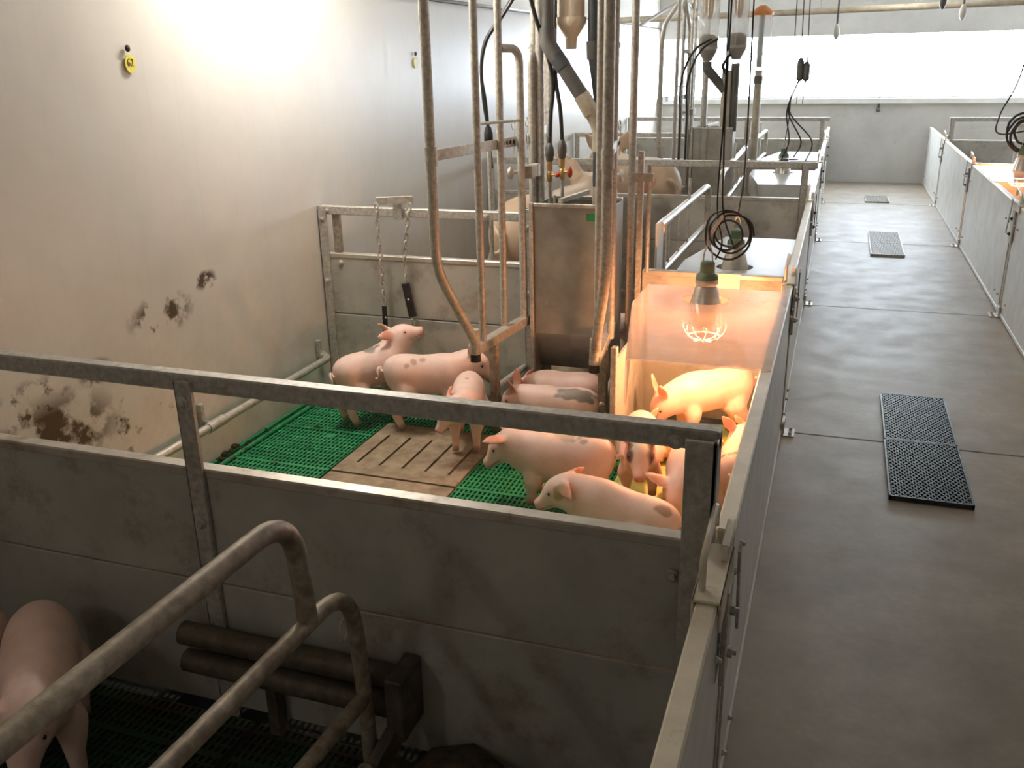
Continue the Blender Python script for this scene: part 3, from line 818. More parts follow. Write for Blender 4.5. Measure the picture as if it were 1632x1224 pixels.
dispenser(-1.245, 9.22, 1.78, .095, 'clear feed dispenser with brown meal, left of the far pair', h=.42)
dispenser(-.985, 9.28, 1.79, .095, 'clear feed dispenser with brown meal, right of the far pair', h=.42)
t3 = dispenser(-.79, 9.5, 1.72, .095, 'empty clear feed dispenser with orange top before the window', fill=False, h=.34)
obj('inner_rod', MB().tube([(-.79, 9.5, 1.6), (-.79, 9.5, 2.06)], .026, 12), 'grey_pipe', t3, smooth=True)
t = thing('feed_pipe', 'pale feed pipe below the empty clear dispenser', 'pipe', (-.785, 9.5, 1.0))
obj('pipe', MB().tube([(-.785, 9.5, .0), (-.788, 9.5, 1.57)], .036, 14), 'beige_pipe', t, smooth=True)
obj('joint', MB().tube([(-.788, 9.5, 1.45), (-.788, 9.5, 1.52)], .042, 14), 'grey_pipe', t, smooth=True)
t = thing('feed_pipe', 'dark kinked feed pipe over the far feeder box', 'pipe', (-1.06, 9.25, 1.0))
obj('pipe', MB().tube([(-1.055, 9.25, 1.0), (-1.06, 9.25, 1.58)], .045, 14), 'beige_pipe', t, smooth=True)
obj('branch', MB().tube(bend([(-1.245, 9.22, 1.66), (-1.245, 9.22, 1.60), (-1.07, 9.25, 1.40)], .05), .045, 14), 'grey_pipe', t, smooth=True)
obj('right_pipe', MB().tube([(-.985, 9.28, 1.64), (-.985, 9.28, 1.02)], .04, 14), 'grey_pipe', t, smooth=True)
obj('handle', MB().tube(bend([(-1.06, 9.2, 1.55), (-1.10, 9.18, 1.62), (-1.03, 9.16, 1.72)], .03), .015, 8), 'rubber', t, smooth=True)

# overhead feed line
t = thing('feed_line', 'pale horizontal feed tube running along the far ceiling', 'pipe', (0, 10.6, 2.16))
obj('tube', MB().tube([(WX + .02, 10.6, 2.10), (RWX - .02, 10.6, 2.17)], .032, 14), 'beige_pipe', t, smooth=True)
obj('outlet', MB().lathe([(.06, 2.06), (.07, 2.10), (.05, 2.16)], (-.85, 10.6, 0), 14), 'orange_plastic', t, smooth=True)
for xx in (-.3, .6, 1.0, 2.2):
    obj('hanger', MB().tube([(xx, 10.6, 2.15), (xx, 10.6, 2.6)], .008, 6), 'galvanized', t)
# spray nozzles and hooks hanging below the far ceiling
for xx, z, lab in ((-.12, 1.86, 'thin hanging rod with white sleeve left of the aisle middle'), (.80, 2.10, 'small dark ceiling nozzle above the aisle'), (.98, 2.0, 'hanging rod with hook above the right gates')):
    tt = thing('hanging_rod', lab, 'rod', (xx, 10.0, z), 'hanging rods')
    obj('rod', MB().tube([(xx, 10.0, z + .1), (xx, 10.0, 2.6)], .010, 8), 'grey_pipe', tt, smooth=True)
    obj('tip', MB().lathe([(.012, z - .02), (.03, z + .02), (.03, z + .08), (.012, z + .12)], (xx, 10.0, 0), 10), 'white_board' if z < 2.05 else 'grey_pipe', tt, smooth=True)
# conduit on the left wall
o = obj('wall_conduit', MB().tube([(WX + .012, -2.9, 2.085), (WX + .012, FARY, 2.085)], .012, 8), 'grey_pipe', None, smooth=True)
tag(o, 'thin grey conduit running high along the left wall', 'conduit')
# wall bracket under the window
t = thing('wall_hook', 'small dark hook on the far wall below the window', 'hook', (.47, FARY, 1.0))
obj('plate', MB().box(.455, .485, FARY - .02, FARY, .97, 1.14), 'grey_pipe', t, bevel=.003)
obj('knob', MB().sphere((.47, FARY - .03, .98), .03, 10, 6), 'grey_pipe', t, smooth=True)

# ================================================================ water hoses and taps
def hose(pts, r, label, seg=10):
    o = obj('hose', MB().tube(spline(pts, seg), r, 8), 'rubber', None, smooth=True)
    tag(o, label, 'hose', 'black hoses'); return o
t = thing('water_pipe', 'thin water pipe with black fitting left of the crate hoop', 'pipe', (-1.62, 4.31, 1.0))
obj('steel_pipe', MB().tube([(-1.615, 4.31, .02), (-1.625, 4.31, 1.32)], .011, 10), 'galvanized', t, smooth=True)
obj('fitting', MB().lathe([(.013, 1.29), (.018, 1.30), (.018, 1.32), (.022, 1.325), (.022, 1.37), (.014, 1.40)], (-1.625, 4.31, 0), 14), 'rubber', t, smooth=True)
hose([(-1.625, 4.31, 1.39), (-1.645, 4.31, 1.52), (-1.652, 4.31, 1.68), (-1.62, 4.31, 1.80), (-1.54, 4.31, 1.90), (-1.46, 4.33, 2.02), (-1.36, 4.36, 2.2), (-1.3, 4.4, 2.5)], .009, 'black hose arching up from the left water pipe')
hose([(-1.618, 4.33, 1.20), (-1.640, 4.33, 1.50), (-1.662, 4.33, 1.66), (-1.64, 4.33, 1.79), (-1.56, 4.33, 1.90), (-1.48, 4.35, 2.02), (-1.38, 4.38, 2.2), (-1.32, 4.42, 2.5)], .006, 'thin black hose beside the arching hose')
for x, zb, lab, lab2 in ((-1.318, 1.285, 'red handled brass tap on the left of two thin water pipes', 'black hose rising from the left brass tap'),
                         (-1.255, 1.30, 'red handled brass tap on the right of two thin water pipes', 'black hose rising from the right brass tap')):
    t = thing('water_tap', lab, 'tap', (x, 4.33, 1.0), 'brass taps')
    dz = zb - 1.285
    obj('steel_pipe', MB().tube([(x, 4.33, .8), (x, 4.33, 1.16 + dz)], .009, 10), 'galvanized', t, smooth=True)
    obj('valve_body', MB().lathe([(.010, 1.14 + dz), (.015, 1.15 + dz), (.015, 1.18 + dz), (.010, 1.19 + dz), (.014, 1.20 + dz), (.014, 1.24 + dz)], (x, 4.33, 0), 12), 'brass', t, smooth=True)
    hd = obj('valve_stem', MB().tube([(x + .01, 4.325, 1.175 + dz), (x + .035, 4.32, 1.175 + dz)], .006, 8), 'brass', t, smooth=True)
    obj('handle', MB().sphere((x + .042, 4.318, 1.175 + dz), .014, 10, 6, (1.0, 1, .9 if dz < .01 else 2.0)), 'red_plastic', hd, smooth=True)
    obj('fitting', MB().lathe([(.013, 1.235 + dz), (.019, 1.245 + dz), (.019, 1.26 + dz), (.023, 1.265 + dz), (.023, 1.30 + dz), (.012, 1.325 + dz)], (x, 4.33, 0), 12), 'grey_pipe', t, smooth=True)
hose([(-1.318, 4.33, 1.31), (-1.312, 4.33, 1.45), (-1.300, 4.33, 1.60), (-1.325, 4.30, 1.75), (-1.365, 4.26, 1.90), (-1.39, 4.24, 2.05), (-1.41, 4.24, 2.4)], .010, 'black hose rising from the left brass tap, crossing the feed pipe')
hose([(-1.255, 4.33, 1.33), (-1.265, 4.33, 1.48), (-1.29, 4.34, 1.62), (-1.30, 4.36, 1.8), (-1.30, 4.42, 2.4)], .010, 'black hose rising from the right brass tap')
for x, lab in ((-1.36, 'left thin black hose before the far window'), (-1.30, 'right thin black hose before the far window')):
    hose([(x - .02, 8.6, .80), (x - .02, 8.6, 1.2), (x - .03, 8.6, 1.45), (x + .02, 8.6, 1.65), (x + .10, 8.62, 1.78), (x + .22, 8.65, 1.85)], .010, lab)

# ================================================================ chain toy on the back divider
t = thing('chain_toy', 'piglet toy of two chains with black rubber ends over the back rail', 'chain toy', (-2.09, 4.20, 1.0))
obj('hanger_bar', MB().beam((-2.185, 4.16, 1.045), (-2.02, 4.24, 1.045), .006, .038), 'galvanized_bright', t, bevel=.001)
obj('clamp', MB().box(-2.125, -2.075, 4.215, 4.275, .945, 1.03), 'galvanized', t, bevel=.003)
def link(c, d, flip, par):
    """one oval chain link centred at c along d"""
    c, d = Vector(c), Vector(d).normalized()
    sd = d.cross(Vector((0, 1, 0)) if not flip else Vector((1, 0, .01))).normalized()
    L, W = .0185, .0105
    pts = [c + d * (L * math.cos(a) + (.006 if math.cos(a) > 0 else -.006)) + sd * W * math.sin(a) for a in np.linspace(0, 2 * math.pi, 13)[:-1]]
    return obj('chain_link', MB().tube(pts, .0042, 6, closed=True), 'galvanized', par, smooth=True)
def chain(path, par):
    P = [Vector(p) for p in path]; step = .042; k = 0
    for a, b in zip(P[:-1], P[1:]):
        n = max(1, round((b - a).length / step))
        for i in range(n):
            link(a + (b - a) * ((i + .5) / n), b - a, k % 2, par); k += 1
chain([(-2.185, 4.155, 1.03), (-2.178, 4.155, .50)], t)
chain([(-2.02, 4.20, 1.03), (-2.065, 4.195, .76), (-2.062, 4.195, .615)], t)
obj('rubber_end', MB().beam((-2.178, 4.155, .50), (-2.180, 4.155, .34), .026, .012), 'rubber', t, bevel=.003)
obj('rubber_end', MB().beam((-2.068, 4.195, .62), (-2.035, 4.195, .44), .044, .014), 'rubber', t, bevel=.004)
for c in ((-2.192, 4.14, .44), (-2.166, 4.14, .44), (-2.048, 4.18, .535), (-2.03, 4.18, .43)):
    obj('rivet', MB().sphere(c, .006, 8, 6), 'galvanized_bright', t, smooth=True)
obj('wire_loop', MB().tube([Vector((-2.035, 4.19, .40)) + Vector((.010 * math.cos(a), 0, .022 * math.sin(a))) for a in np.linspace(0, 6.28, 14)[:-1]], .002, 6, closed=True), 'galvanized_bright', t)

# ================================================================ wall ear-tags
def wall_tag(y, z, label, digits):
    t = thing('wall_tag', label, 'tag', (WX, y, z))
    n = 18
    pts = []
    for k in range(n):
        a = 2 * math.pi * k / n
        rr = .030 * (1 - .16 * math.sin(a))
        pts.append((y + rr * math.cos(a) * .92, z - .005 + rr * math.sin(a) * 1.12))
    m = MB()
    vs = [(WX + .003, p[0], p[1]) for p in pts] + [(WX + .006, p[0], p[1]) for p in pts]
    m.add(vs, [tuple(range(n - 1, -1, -1)), tuple(range(n, 2 * n))] + [(k, (k + 1) % n, n + (k + 1) % n, n + k) for k in range(n)])
    obj('plate', m, 'tag_yellow', t)
    obj('pin', MB().sphere((WX + .008, y - .006, z + .045), .013, 10, 7, (.6, 1, 1)), 'manure', t, smooth=True)
    if digits:
        d_ = {'8': [[(0, .5), (.5, 1), (1, .5)]], }
        S = {'6': [(1, .95), (.6, 1), (.1, .75), (0, .35), (.25, .02), (.75, .02), (1, .28), (.75, .52), (.2, .5)], '2': [(.05, .8), (.4, 1), (.85, .9), (.9, .62), (.5, .35), (.05, .02), (1, .02)]}
        for i, ch in enumerate('62'):
            ox = y - .015 + i * .017
            pts = [(WX + .0068, ox + px * .012, z - .018 + pz * .026) for px, pz in S[ch]]
            obj('digit', MB().tube(pts, .0014, 5), 'ink', t)
wall_tag(2.975, 1.728, 'yellow numbered tag pinned on the bright left wall', True)
wall_tag(5.54, 1.71, 'yellow tag on the left wall just behind the bent pipe', False)

# ================================================================ nest lids and heat lamps
def nest_lid(yd, s, z, label, clear, mirror_x=False, xoff=0.0, skirt=True, d0=.36, d1=1.42):
    """lid beside divider yd, on side s; chamfered front corner away from the aisle"""
    def X(x): return x if not mirror_x else 1.01 - x + xoff
    t = thing('nest_lid', label, 'nest lid', (X(-.45), yd + s * .9, z), 'nest lids')
    xr = -.135 if clear else -.176
    P = [(-.735, d0), (xr, d0), (xr, d1), (-.60, d1), (-.735, d0 + .32)]
    pts = [(X(x), yd + s * v) for x, v in P]
    hc = (X(-.455), yd + s * .565); hr = .095
    # sheet with a round hole
    n = 24
    hole = [(hc[0] + hr * math.cos(2 * math.pi * k / n), hc[1] + hr * math.sin(2 * math.pi * k / n)) for k in range(n)]
    bm = bmesh.new()
    def ring(ps, zz): return [bm.verts.new((p[0], p[1], zz)) for p in ps]
    th = .006
    out, inn = [], []
    eds = []
    for ps in (pts, hole):
        vs = ring(ps, z); eds += [bm.edges.new((vs[k], vs[(k + 1) % len(vs)])) for k in range(len(vs))]
    bmesh.ops.triangle_fill(bm, use_beauty=True, use_dissolve=False, edges=eds)
    for f in list(bm.faces):
        c = f.calc_center_median()
        if (c.x - hc[0]) ** 2 + (c.y - hc[1]) ** 2 < (hr * .9) ** 2: bm.faces.remove(f)
    g = bmesh.ops.extrude_face_region(bm, geom=bm.faces[:])
    for e in g['geom']:
        if isinstance(e, bmesh.types.BMVert): e.co.z -= th
    bmesh.ops.recalc_face_normals(bm, faces=bm.faces[:])
    me = bpy.data.meshes.new('sheet'); bm.to_mesh(me); bm.free()
    me.materials.append(MATS['lid_plastic' if clear else 'lid_grey'])
    o = bpy.data.objects.new('sheet', me); COL.objects.link(o); attach(o, t)
    if skirt:
        def wallp(a, b, h):
            a, b = Vector((*a, 0)), Vector((*b, 0)); dd = (b - a).normalized(); nn = Vector((-dd.y, dd.x, 0)) * .003
            vs = [(a + nn), (b + nn), (b - nn), (a - nn)]
            m = MB(); m.add([(v.x, v.y, z - th - h) for v in vs] + [(v.x, v.y, z - th) for v in vs],
                            [(3, 2, 1, 0), (4, 5, 6, 7), (0, 1, 5, 4), (1, 2, 6, 5), (2, 3, 7, 6), (3, 0, 4, 7)])
            return m
        obj('side_skirt', wallp(pts[3], pts[4], .16), 'lid_plastic' if clear else 'lid_grey', t)
        obj('side_skirt', wallp(pts[4], pts[0], .16), 'lid_plastic' if clear else 'lid_grey', t)
        if not clear: obj('front_skirt', wallp(pts[2], pts[3], .13), 'lid_grey', t)
    return t, hc
def heat_lamp(x, y, z, label, on, group='heat lamps'):
    """z = height of the cone's lower rim"""
    t = thing('heat_lamp', label, 'heat lamp', (x, y, z), group)
    obj('cone_shade', MB().lathe([(.088, z), (.082, z + .02), (.047, z + .145), (.036, z + .165)], (x, y, 0), 24, 'z', False), 'aluminium', t, smooth=True)
    obj('shade_collar', MB().lathe([(.040, z + .158), (.046, z + .165), (.046, z + .178), (.040, z + .186)], (x, y, 0), 20), 'galvanized', t, smooth=True)
    obj('cap', MB().lathe([(.046, z + .184), (.044, z + .20), (.030, z + .212), (.029, z + .252), (.022, z + .258)], (x, y, 0), 18), 'green_cap', t, smooth=True)
    obj('hook', MB().tube(bend([(x - .02, y, z + .25), (x - .015, y, z + .30), (x, y, z + .33), (x + .015, y, z + .30), (x + .02, y, z + .25)], .02), .003, 6), 'galvanized_bright', t)
    obj('bulb', MB().lathe([(.014, z + .12), (.02, z + .10), (.05, z + .035), (.058, z + .015), (.05, z - .008), (.02, z - .02), (.002, z - .022)], (x, y, 0), 20), 'bulb_glow' if on else 'white_board', t, smooth=True)
    gd = obj('guard', MB().tube([(x + .088 * math.cos(a), y + .088 * math.sin(a), z - .01) for a in np.linspace(0, 2 * math.pi, 25)[:-1]], .0022, 6, closed=True), 'galvanized_bright', t)
    for k in range(8):
        a = 2 * math.pi * k / 8
        obj('guard_wire', MB().tube([(x + r * math.cos(a), y + r * math.sin(a), zz) for r, zz in ((.088, z), (.09, z - .02), (.075, z - .05), (.05, z - .072), (.004, z - .08))], .002, 6), 'galvanized_bright', gd)
    obj('guard_ring', MB().tube([(x + .066 * math.cos(a), y + .066 * math.sin(a), z - .06) for a in np.linspace(0, 2 * math.pi, 21)[:-1]], .002, 6, closed=True), 'galvanized_bright', gd)
    if not on:
        obj('cord', MB().tube(spline([(x, y, z + .325), (x + .02, y, z + .6), (x + .01, y, 2.0), (x, y, 2.6)], 6), .004, 6), 'rubber', t, smooth=True)
    if on:
        ld = bpy.data.lights.new('heat_light', 'POINT'); ld.energy = HEAT_W * on; ld.color = (1.0, .42, .17); ld.shadow_soft_size = .03
        lo = bpy.data.objects.new('heat_light', ld); COL.objects.link(lo); lo.parent = t; lo.location = (0, 0, -.035)
    return t
LZ = .764
_, hc = nest_lid(YD[2], -1, LZ, 'clear plastic nest lid glowing orange over the lit piglets', True)
heat_lamp(hc[0], hc[1], .665, 'glowing heat lamp hanging through the orange nest lid', 1.0)
_, hc2 = nest_lid(YD[2], 1, .66, 'dull grey nest lid of the second pen behind the lit nest', False)
heat_lamp(hc2[0], hc2[1], .60, 'unlit heat lamp with green cap on the second nest lid', 0)
_, hc3 = nest_lid(YD[4], -1, .70, 'grey nest lid of the third pen reflecting the window', False)
heat_lamp(hc3[0], hc3[1], .66, 'unlit heat lamp standing in the bright third nest lid', 0)
_, hc4 = nest_lid(YD[4], 1, .70, 'furthest nest lid on the left before the window wall', False)
_, hcr = nest_lid(YD[4], -1, LZ, 'orange glowing nest lid at the right picture edge', True, True)
heat_lamp(hcr[0], hcr[1] , .70, 'lit heat lamp over the orange nest at the right edge', 1.0)

# nest side wall beside the crate (orange lit strip left of the lid)
t = thing('nest_wall', 'steel framed nest wall lit orange beside the raised crate side', 'nest wall', (-.76, 3.9, 0))
obj('board', MB().box(-.815, -.800, 3.60, 4.22, .02, .50), 'board', t, bevel=.002)
obj('upright', MB().box(-.822, -.796, 3.56, 3.60, 0, .56), 'galvanized', t, bevel=.003)
obj('upright', MB().box(-.87, -.845, 3.78, 3.81, 0, .46), 'galvanized', t, bevel=.003)

# cords of the heat lamps
def coil(c, r, n, rad, label, seed):
    rnd = random.Random(seed); pts = []
    for k in range(n * 14):
        a = 2 * math.pi * k / 14
        rr = r * (1 + .30 * math.sin(a * .37 + seed) + rnd.uniform(-.04, .04))
        pts.append((c[0] + rr * math.cos(a) * 1.0, c[1] + .02 * math.sin(a * 1.7) + k * .0008, c[2] + rr * math.sin(a) * 1.05))
    return pts
hx, hy = hc
t = thing('lamp_cord', 'black cord coil and suspension above the lit heat lamp', 'cord', (hx, hy, .99))
obj('coil', MB().tube(spline(coil((hx + .075, hy, 1.03), .075, 4, .004, '', 2), 2), .0045, 6), 'rubber', t, smooth=True)
obj('drop_cord', MB().tube(spline([(hx + .03, hy, .93), (hx + .05, hy + .01, 1.0), (hx + .025, hy, 1.15), (hx + .03, hy, 1.5), (hx + .025, hy, 2.0), (hx + .02, hy, 2.6)], 8), .0032, 6), 'rubber', t, smooth=True)
obj('drop_cord', MB().tube(spline([(hx + .10, hy, .98), (hx + .05, hy, 1.12), (hx + .04, hy, 1.3), (hx + .035, hy, 1.6), (hx + .04, hy, 2.6)], 8), .0032, 6), 'rubber', t, smooth=True)
obj('turnbuckle', MB().tube([(hx + .0, hy, 1.02), (hx + .05, hy, 1.11)], .007, 8), 'galvanized_bright', t, smooth=True)
obj('wire_chain', MB().tube(spline([(hx, hy, .985), (hx - .008, hy, 1.0), (hx, hy, 1.03)], 4), .0025, 6), 'galvanized_bright', t)
t = thing('lamp_cord', 'tangled black cords above the third nest lid', 'cord', (-.40, 8.5, .8))
for a in ((-.46, .84), (-.36, .86), (-.27, .80)):
    obj('cord', MB().tube(spline([(a[0], 8.5, a[1]), (a[0] + .05, 8.5, 1.0), (-.40 + a[0] * .1, 8.5, 1.25), (-.37, 8.5, 1.5)], 8), .006, 6), 'rubber', t, smooth=True)
obj('plug', MB().box(-.47, -.40, 8.47, 8.53, .80, .85), 'grey_pipe', t, bevel=.008)
for x, r, h, lab in ((-.365, .028, .15, 'grey cylinder counterweight hanging before the window'), (-.315, .03, .12, 'grey cone counterweight hanging right of the cylinder')):
    t = thing('counterweight', lab, 'counterweight', (x, 8.5, 1.5))
    obj('weight', MB().lathe([(r * .3, 1.49), (r, 1.51), (r, 1.5 + h), (r * .4, 1.53 + h)], (x, 8.5, 0), 14), 'grey_pipe', t, smooth=True)
    obj('wire', MB().tube([(x, 8.5, 1.53 + h), (x - .03, 8.5, 2.6)], .004, 6), 'rubber', t)
    obj('lower_wire', MB().tube([(x, 8.5, 1.49), (x - .01, 8.5, 1.30)], .004, 6), 'galvanized', t)
t = thing('lamp_cord', 'black cord coil above the orange nest at the right edge', 'cord', (hcr[0], hcr[1], 1.1))
obj('coil', MB().tube(spline(coil((hcr[0] + .0, hcr[1], 1.06), .12, 4, .004, '', 5), 2), .010, 6), 'rubber', t, smooth=True)
obj('drop_cord', MB().tube(spline([(hcr[0] + .1, hcr[1], 1.1), (hcr[0] - .2, hcr[1], 1.05), (hcr[0] - .22, hcr[1], 1.2), (hcr[0] - .1, hcr[1], 1.6), (hcr[0] - .05, hcr[1], 2.6)], 8), .006, 6), 'rubber', t, smooth=True)
# pale sow guard panel in the right pens near the window
t = thing('plastic_panel', 'white curved plastic panel in the last right pen', 'panel', (2.2, 11.2, 0))
obj('panel', MB().box(1.75, 2.1, 11.0, 11.02, .3, .98), 'white_board', t, bevel=.004)
obj('panel_edge', MB().tube(bend([(1.75, 11.0, .98), (2.05, 11.0, .98), (2.12, 11.0, .6)], .1), .015, 8), 'white_board', t)

# ================================================================ pigs
RINGS = [  # x, z, half width, half height
    (-.207, .268, .020, .026), (-.192, .270, .050, .062), (-.157, .268, .076, .088), (-.102, .262, .086, .097), (-.032, .256, .085, .094),
    (.028, .252, .088, .098), (.084, .255, .086, .098), (.130, .263, .077, .091), (.170, .280, .068, .080),
    (.210, .300, .063, .069), (.246, .300, .052, .056), (.276, .288, .036, .040), (.304, .278, .028, .0285), (.326, .272, .027, .026), (.332, .270, .023, .022)]
NECK, HEAD = 7, 9
def ell_loft(m, cs, fr, ws, hs, n=16):
    if n > 12:      # smooth the coarse stations
        K = 4; k = len(cs)
        fine = spline(cs, K); tt = [i / K for i in range((k - 1) * K + 1)]
        ip = lambda a: [p.x for p in spline([(q, 0, 0) for q in a], K)]
        fs_ = spline([f[0] for f in fr], K); fu_ = spline([f[1] for f in fr], K)
        cs, fr, ws, hs = fine, [(a.normalized(), b.normalized()) for a, b in zip(fs_, fu_)], ip(ws), ip(hs)
    vs = []
    for c, (sd, up), w_, h_ in zip(cs, fr, ws, hs):
        for k in range(n):
            a = 2 * math.pi * k / n
            vs.append(c + sd * w_ * math.cos(a) + up * h_ * math.sin(a))
    fs = []
    for i in range(len(cs) - 1):
        for k in range(n):
            l = (k + 1) % n
            fs.append((i * n + k, i * n + l, (i + 1) * n + l, (i + 1) * n + k))
    fs.append(tuple(range(n - 1, -1, -1))); fs.append(tuple((len(cs) - 1) * n + k for k in range(n)))
    m.add(vs, fs)

def pig(name, label, cat, loc, heading, scale=1.0, pose='stand', bend_at=None, ear=(.55, .75, -.15), ear_r=None, patches=(), base=(.87, .64, .555), voxel=.0065, group=None,
        lift=0.0, pitch=0.0, fat=1.0, earsize=1.0, eyes=True, eye_patch=None, legs=None, tail=True, long=1.0, ear_col=(.72, .33, .23)):
    """bend_at: {ring index: (yaw, pitch)} in degrees, carried on towards the snout; local frame: +x nose, +z up"""
    bend_at = bend_at or {}
    RINGS = [(x * (long if x < .13 else 1) + (.13 * (long - 1) if x >= .13 else 0), z, a, b) for x, z, a, b in globals()['RINGS']]
    cs, yaw, pit = [], 0.0, math.radians(pitch)
    zoff = {'stand': 0.0, 'sit': -.115, 'lie': -.145}[pose] + lift
    if pose == 'sit': pit += math.radians(24)
    h0 = 3
    # walk forwards from the hip ring, and backwards for the rump
    pos = Vector((RINGS[h0][0], 0, RINGS[h0][1] + zoff))
    cs = [None] * len(RINGS); cs[h0] = pos.copy()
    y_, p_ = 0.0, pit
    frames = [None] * len(RINGS)
    dirs = [None] * len(RINGS)
    for i in range(h0, len(RINGS) - 1):
        if i in bend_at:
            y_ += math.radians(bend_at[i][0]); p_ += math.radians(bend_at[i][1])
        dx, dz = RINGS[i + 1][0] - RINGS[i][0], RINGS[i + 1][1] - RINGS[i][1]
        L = math.hypot(dx, dz); a = math.atan2(dz, dx) + p_
        d_ = Vector((math.cos(a) * math.cos(y_), math.cos(a) * math.sin(y_), math.sin(a)))
        dirs[i] = d_; cs[i + 1] = cs[i] + d_ * L
    dirs[-1] = dirs[-2]
    for i in range(h0, 0, -1):
        dx, dz = RINGS[i][0] - RINGS[i - 1][0], RINGS[i][1] - RINGS[i - 1][1]
        L = math.hypot(dx, dz); a = math.atan2(dz, dx) + pit
        d_ = Vector((math.cos(a), 0, math.sin(a)))
        dirs[i - 1] = d_; cs[i - 1] = cs[i] - d_ * L
    for i in range(len(RINGS)):
        a = dirs[max(i - 1, 0)] + dirs[i]; a.normalize()
        sd = Vector((0, 0, 1)).cross(a).normalized(); up = a.cross(sd).normalized()
        frames[i] = (sd, up)
    m = MB()
    ws = [r[2] * fat for r in RINGS]; hs = [r[3] * (fat if i < 8 else 1) for i, r in enumerate(RINGS)]
    ell_loft(m, cs, frames, ws, hs, 32)
    # jowl
    sdh, uph = frames[HEAD]
    m.sphere(cs[HEAD] - uph * .022 + dirs[HEAD] * .004, .050, 12, 8, (1, .95, .9))
    m.sphere(cs[5] + Vector((0, 0, -.03)), .078 * fat, 12, 8, (1.6, .95, .85))
    floor_z = 0.0
    hoofs = []
    sh, hip = cs[6], cs[2]
    for s in (1, -1):
        if legs and s in legs and 'fore' in legs[s]: fo = legs[s]['fore']
        elif pose == 'lie': fo = [(.0, .06, -.02, .045), (.05, .075, -.06, .032), (.01, .07, -.085, .024), (.085, .065, -.09, .018), (.11, .065, -.092, .017)]
        else: fo = [(.025, .04, -.02, .035), (.015, .055, -.085, .041), (.025, .054, -.16, .0235), (.022, .054, -.215, .0195), (.036, .054, -.246, .020)]
        P = [sh + Vector((a, s * b * fat, c)) for a, b, c, r in fo]
        Rr = [q[3] for q in fo]
        if pose in ('stand', 'sit'):          # let the hoof reach the floor
            foot = P[-1]; dz = floor_z + .012 - foot.z
            for k in range(2, 5):
                P[k] = P[k] + Vector((0, 0, dz * {2: .55, 3: .95, 4: 1.0}[k]))
        m.tube(spline(P, 4), [float(np.interp(k / 4, range(5), Rr)) for k in range(17)], 10)
        hoofs.append(P[-1])
        if legs and s in legs and 'hind' in legs[s]: hi = legs[s]['hind']
        elif pose == 'lie': hi = [(.03, .03, .0, .05), (.10, .085, -.03, .054), (.055, .10, -.085, .030), (.12, .10, -.092, .020), (.15, .10, -.094, .018)]
        elif pose == 'sit': hi = [(.02, .035, -.02, .05), (.10, .098, -.02, .058), (.045, .105, -.105, .032), (.13, .105, -.115, .021), (.165, .105, -.118, .019)]
        else: hi = [(.03, .035, -.02, .045), (.050, .052, -.085, .058), (.0, .055, -.165, .0275), (.012, .054, -.225, .020), (.026, .054, -.254, .020)]
        P = [hip + Vector((a, s * b * fat, c)) for a, b, c, r in hi]
        Rr = [q[3] for q in hi]
        foot = P[-1]; dz = floor_z + .012 - foot.z
        wts = (0, 0, .5, .95, 1.0) if pose == 'stand' else (0, .15, .9, 1, 1)
        P = [p + Vector((0, 0, dz * q)) for p, q in zip(P, wts)]
        m.tube(spline(P, 4), [float(np.interp(k / 4, range(5), Rr)) for k in range(17)], 10)
        hoofs.append(P[-1])
        th_ = hip + Vector((.045, s * .036 * fat, -.045))
        m.sphere(th_, .066, 14, 10, (1.05, .75, 1.15))
    # ears
    ears = []
    for s in (1, -1):
        e = (ear_r if (s < 0 and ear_r) else ear)
        base_ = cs[HEAD] + sdh * s * .036 + uph * .046 - dirs[HEAD] * .004
        d_ = (sdh * s * e[0] + uph * e[1] + dirs[HEAD] * e[2]).normalized()
        wdir = (dirs[HEAD] * .55 * (1 if e[2] < .4 else .2) - sdh * s * .75 + uph * .15)
        wdir = (wdir - d_ * wdir.dot(d_)).normalized()
        nrm = d_.cross(wdir).normalized()
        cc, ff, ww, hh = [], [], [], []
        for t_, w_, h_ in ((-.2, .014, .012), (.1, .024, .0105), (.35, .031, .0085), (.6, .028, .0075), (.82, .018, .0068), (1.0, .006, .006)):
            L = .098 * earsize
            cc.append(base_ + d_ * L * t_ + nrm * (.012 * t_ * t_)); ff.append((wdir, nrm)); ww.append(w_ * earsize); hh.append(h_)
        ell_loft(m, cc, ff, ww, hh, 10)
        ears.append((base_ + d_ * .05 * earsize, base_ + d_ * .1 * earsize))
    me = bpy.data.meshes.new('tmp'); me.from_pydata([tuple(Vector(v) * scale) for v in m.v], [], m.f)
    bm = bmesh.new(); bm.from_mesh(me); bmesh.ops.recalc_face_normals(bm, faces=bm.faces[:]); bm.to_mesh(me); bm.free()
    to = bpy.data.objects.new('tmp', me); COL.objects.link(to)
    rm = to.modifiers.new('r', 'REMESH'); rm.mode = 'VOXEL'; rm.voxel_size = voxel * scale; rm.use_smooth_shade = True
    sm = to.modifiers.new('s', 'SMOOTH'); sm.factor = .5; sm.iterations = 9
    dg = bpy.context.evaluated_depsgraph_get(); dg.update()
    body = bpy.data.meshes.new_from_object(to.evaluated_get(dg))
    bpy.data.objects.remove(to); bpy.data.meshes.remove(me)
    # tail joined to the body surface
    V = np.empty(len(body.vertices) * 3); body.vertices.foreach_get('co', V); V = V.reshape(-1, 3) / scale
    colr = np.tile(np.array(base), (len(V), 1))
    def blend(mask, c):
        nonlocal colr
        mk = np.clip(mask, 0, 1)[:, None]; colr = colr * (1 - mk) + np.array(c) * mk
    rng = np.random.default_rng(int(abs(loc[0] * 1000 + loc[1] * 77)))
    wob = np.sin(V[:, 0] * 95 + V[:, 2] * 60) * .18 + np.sin(V[:, 1] * 120 - V[:, 2] * 80 + 1.3) * .18
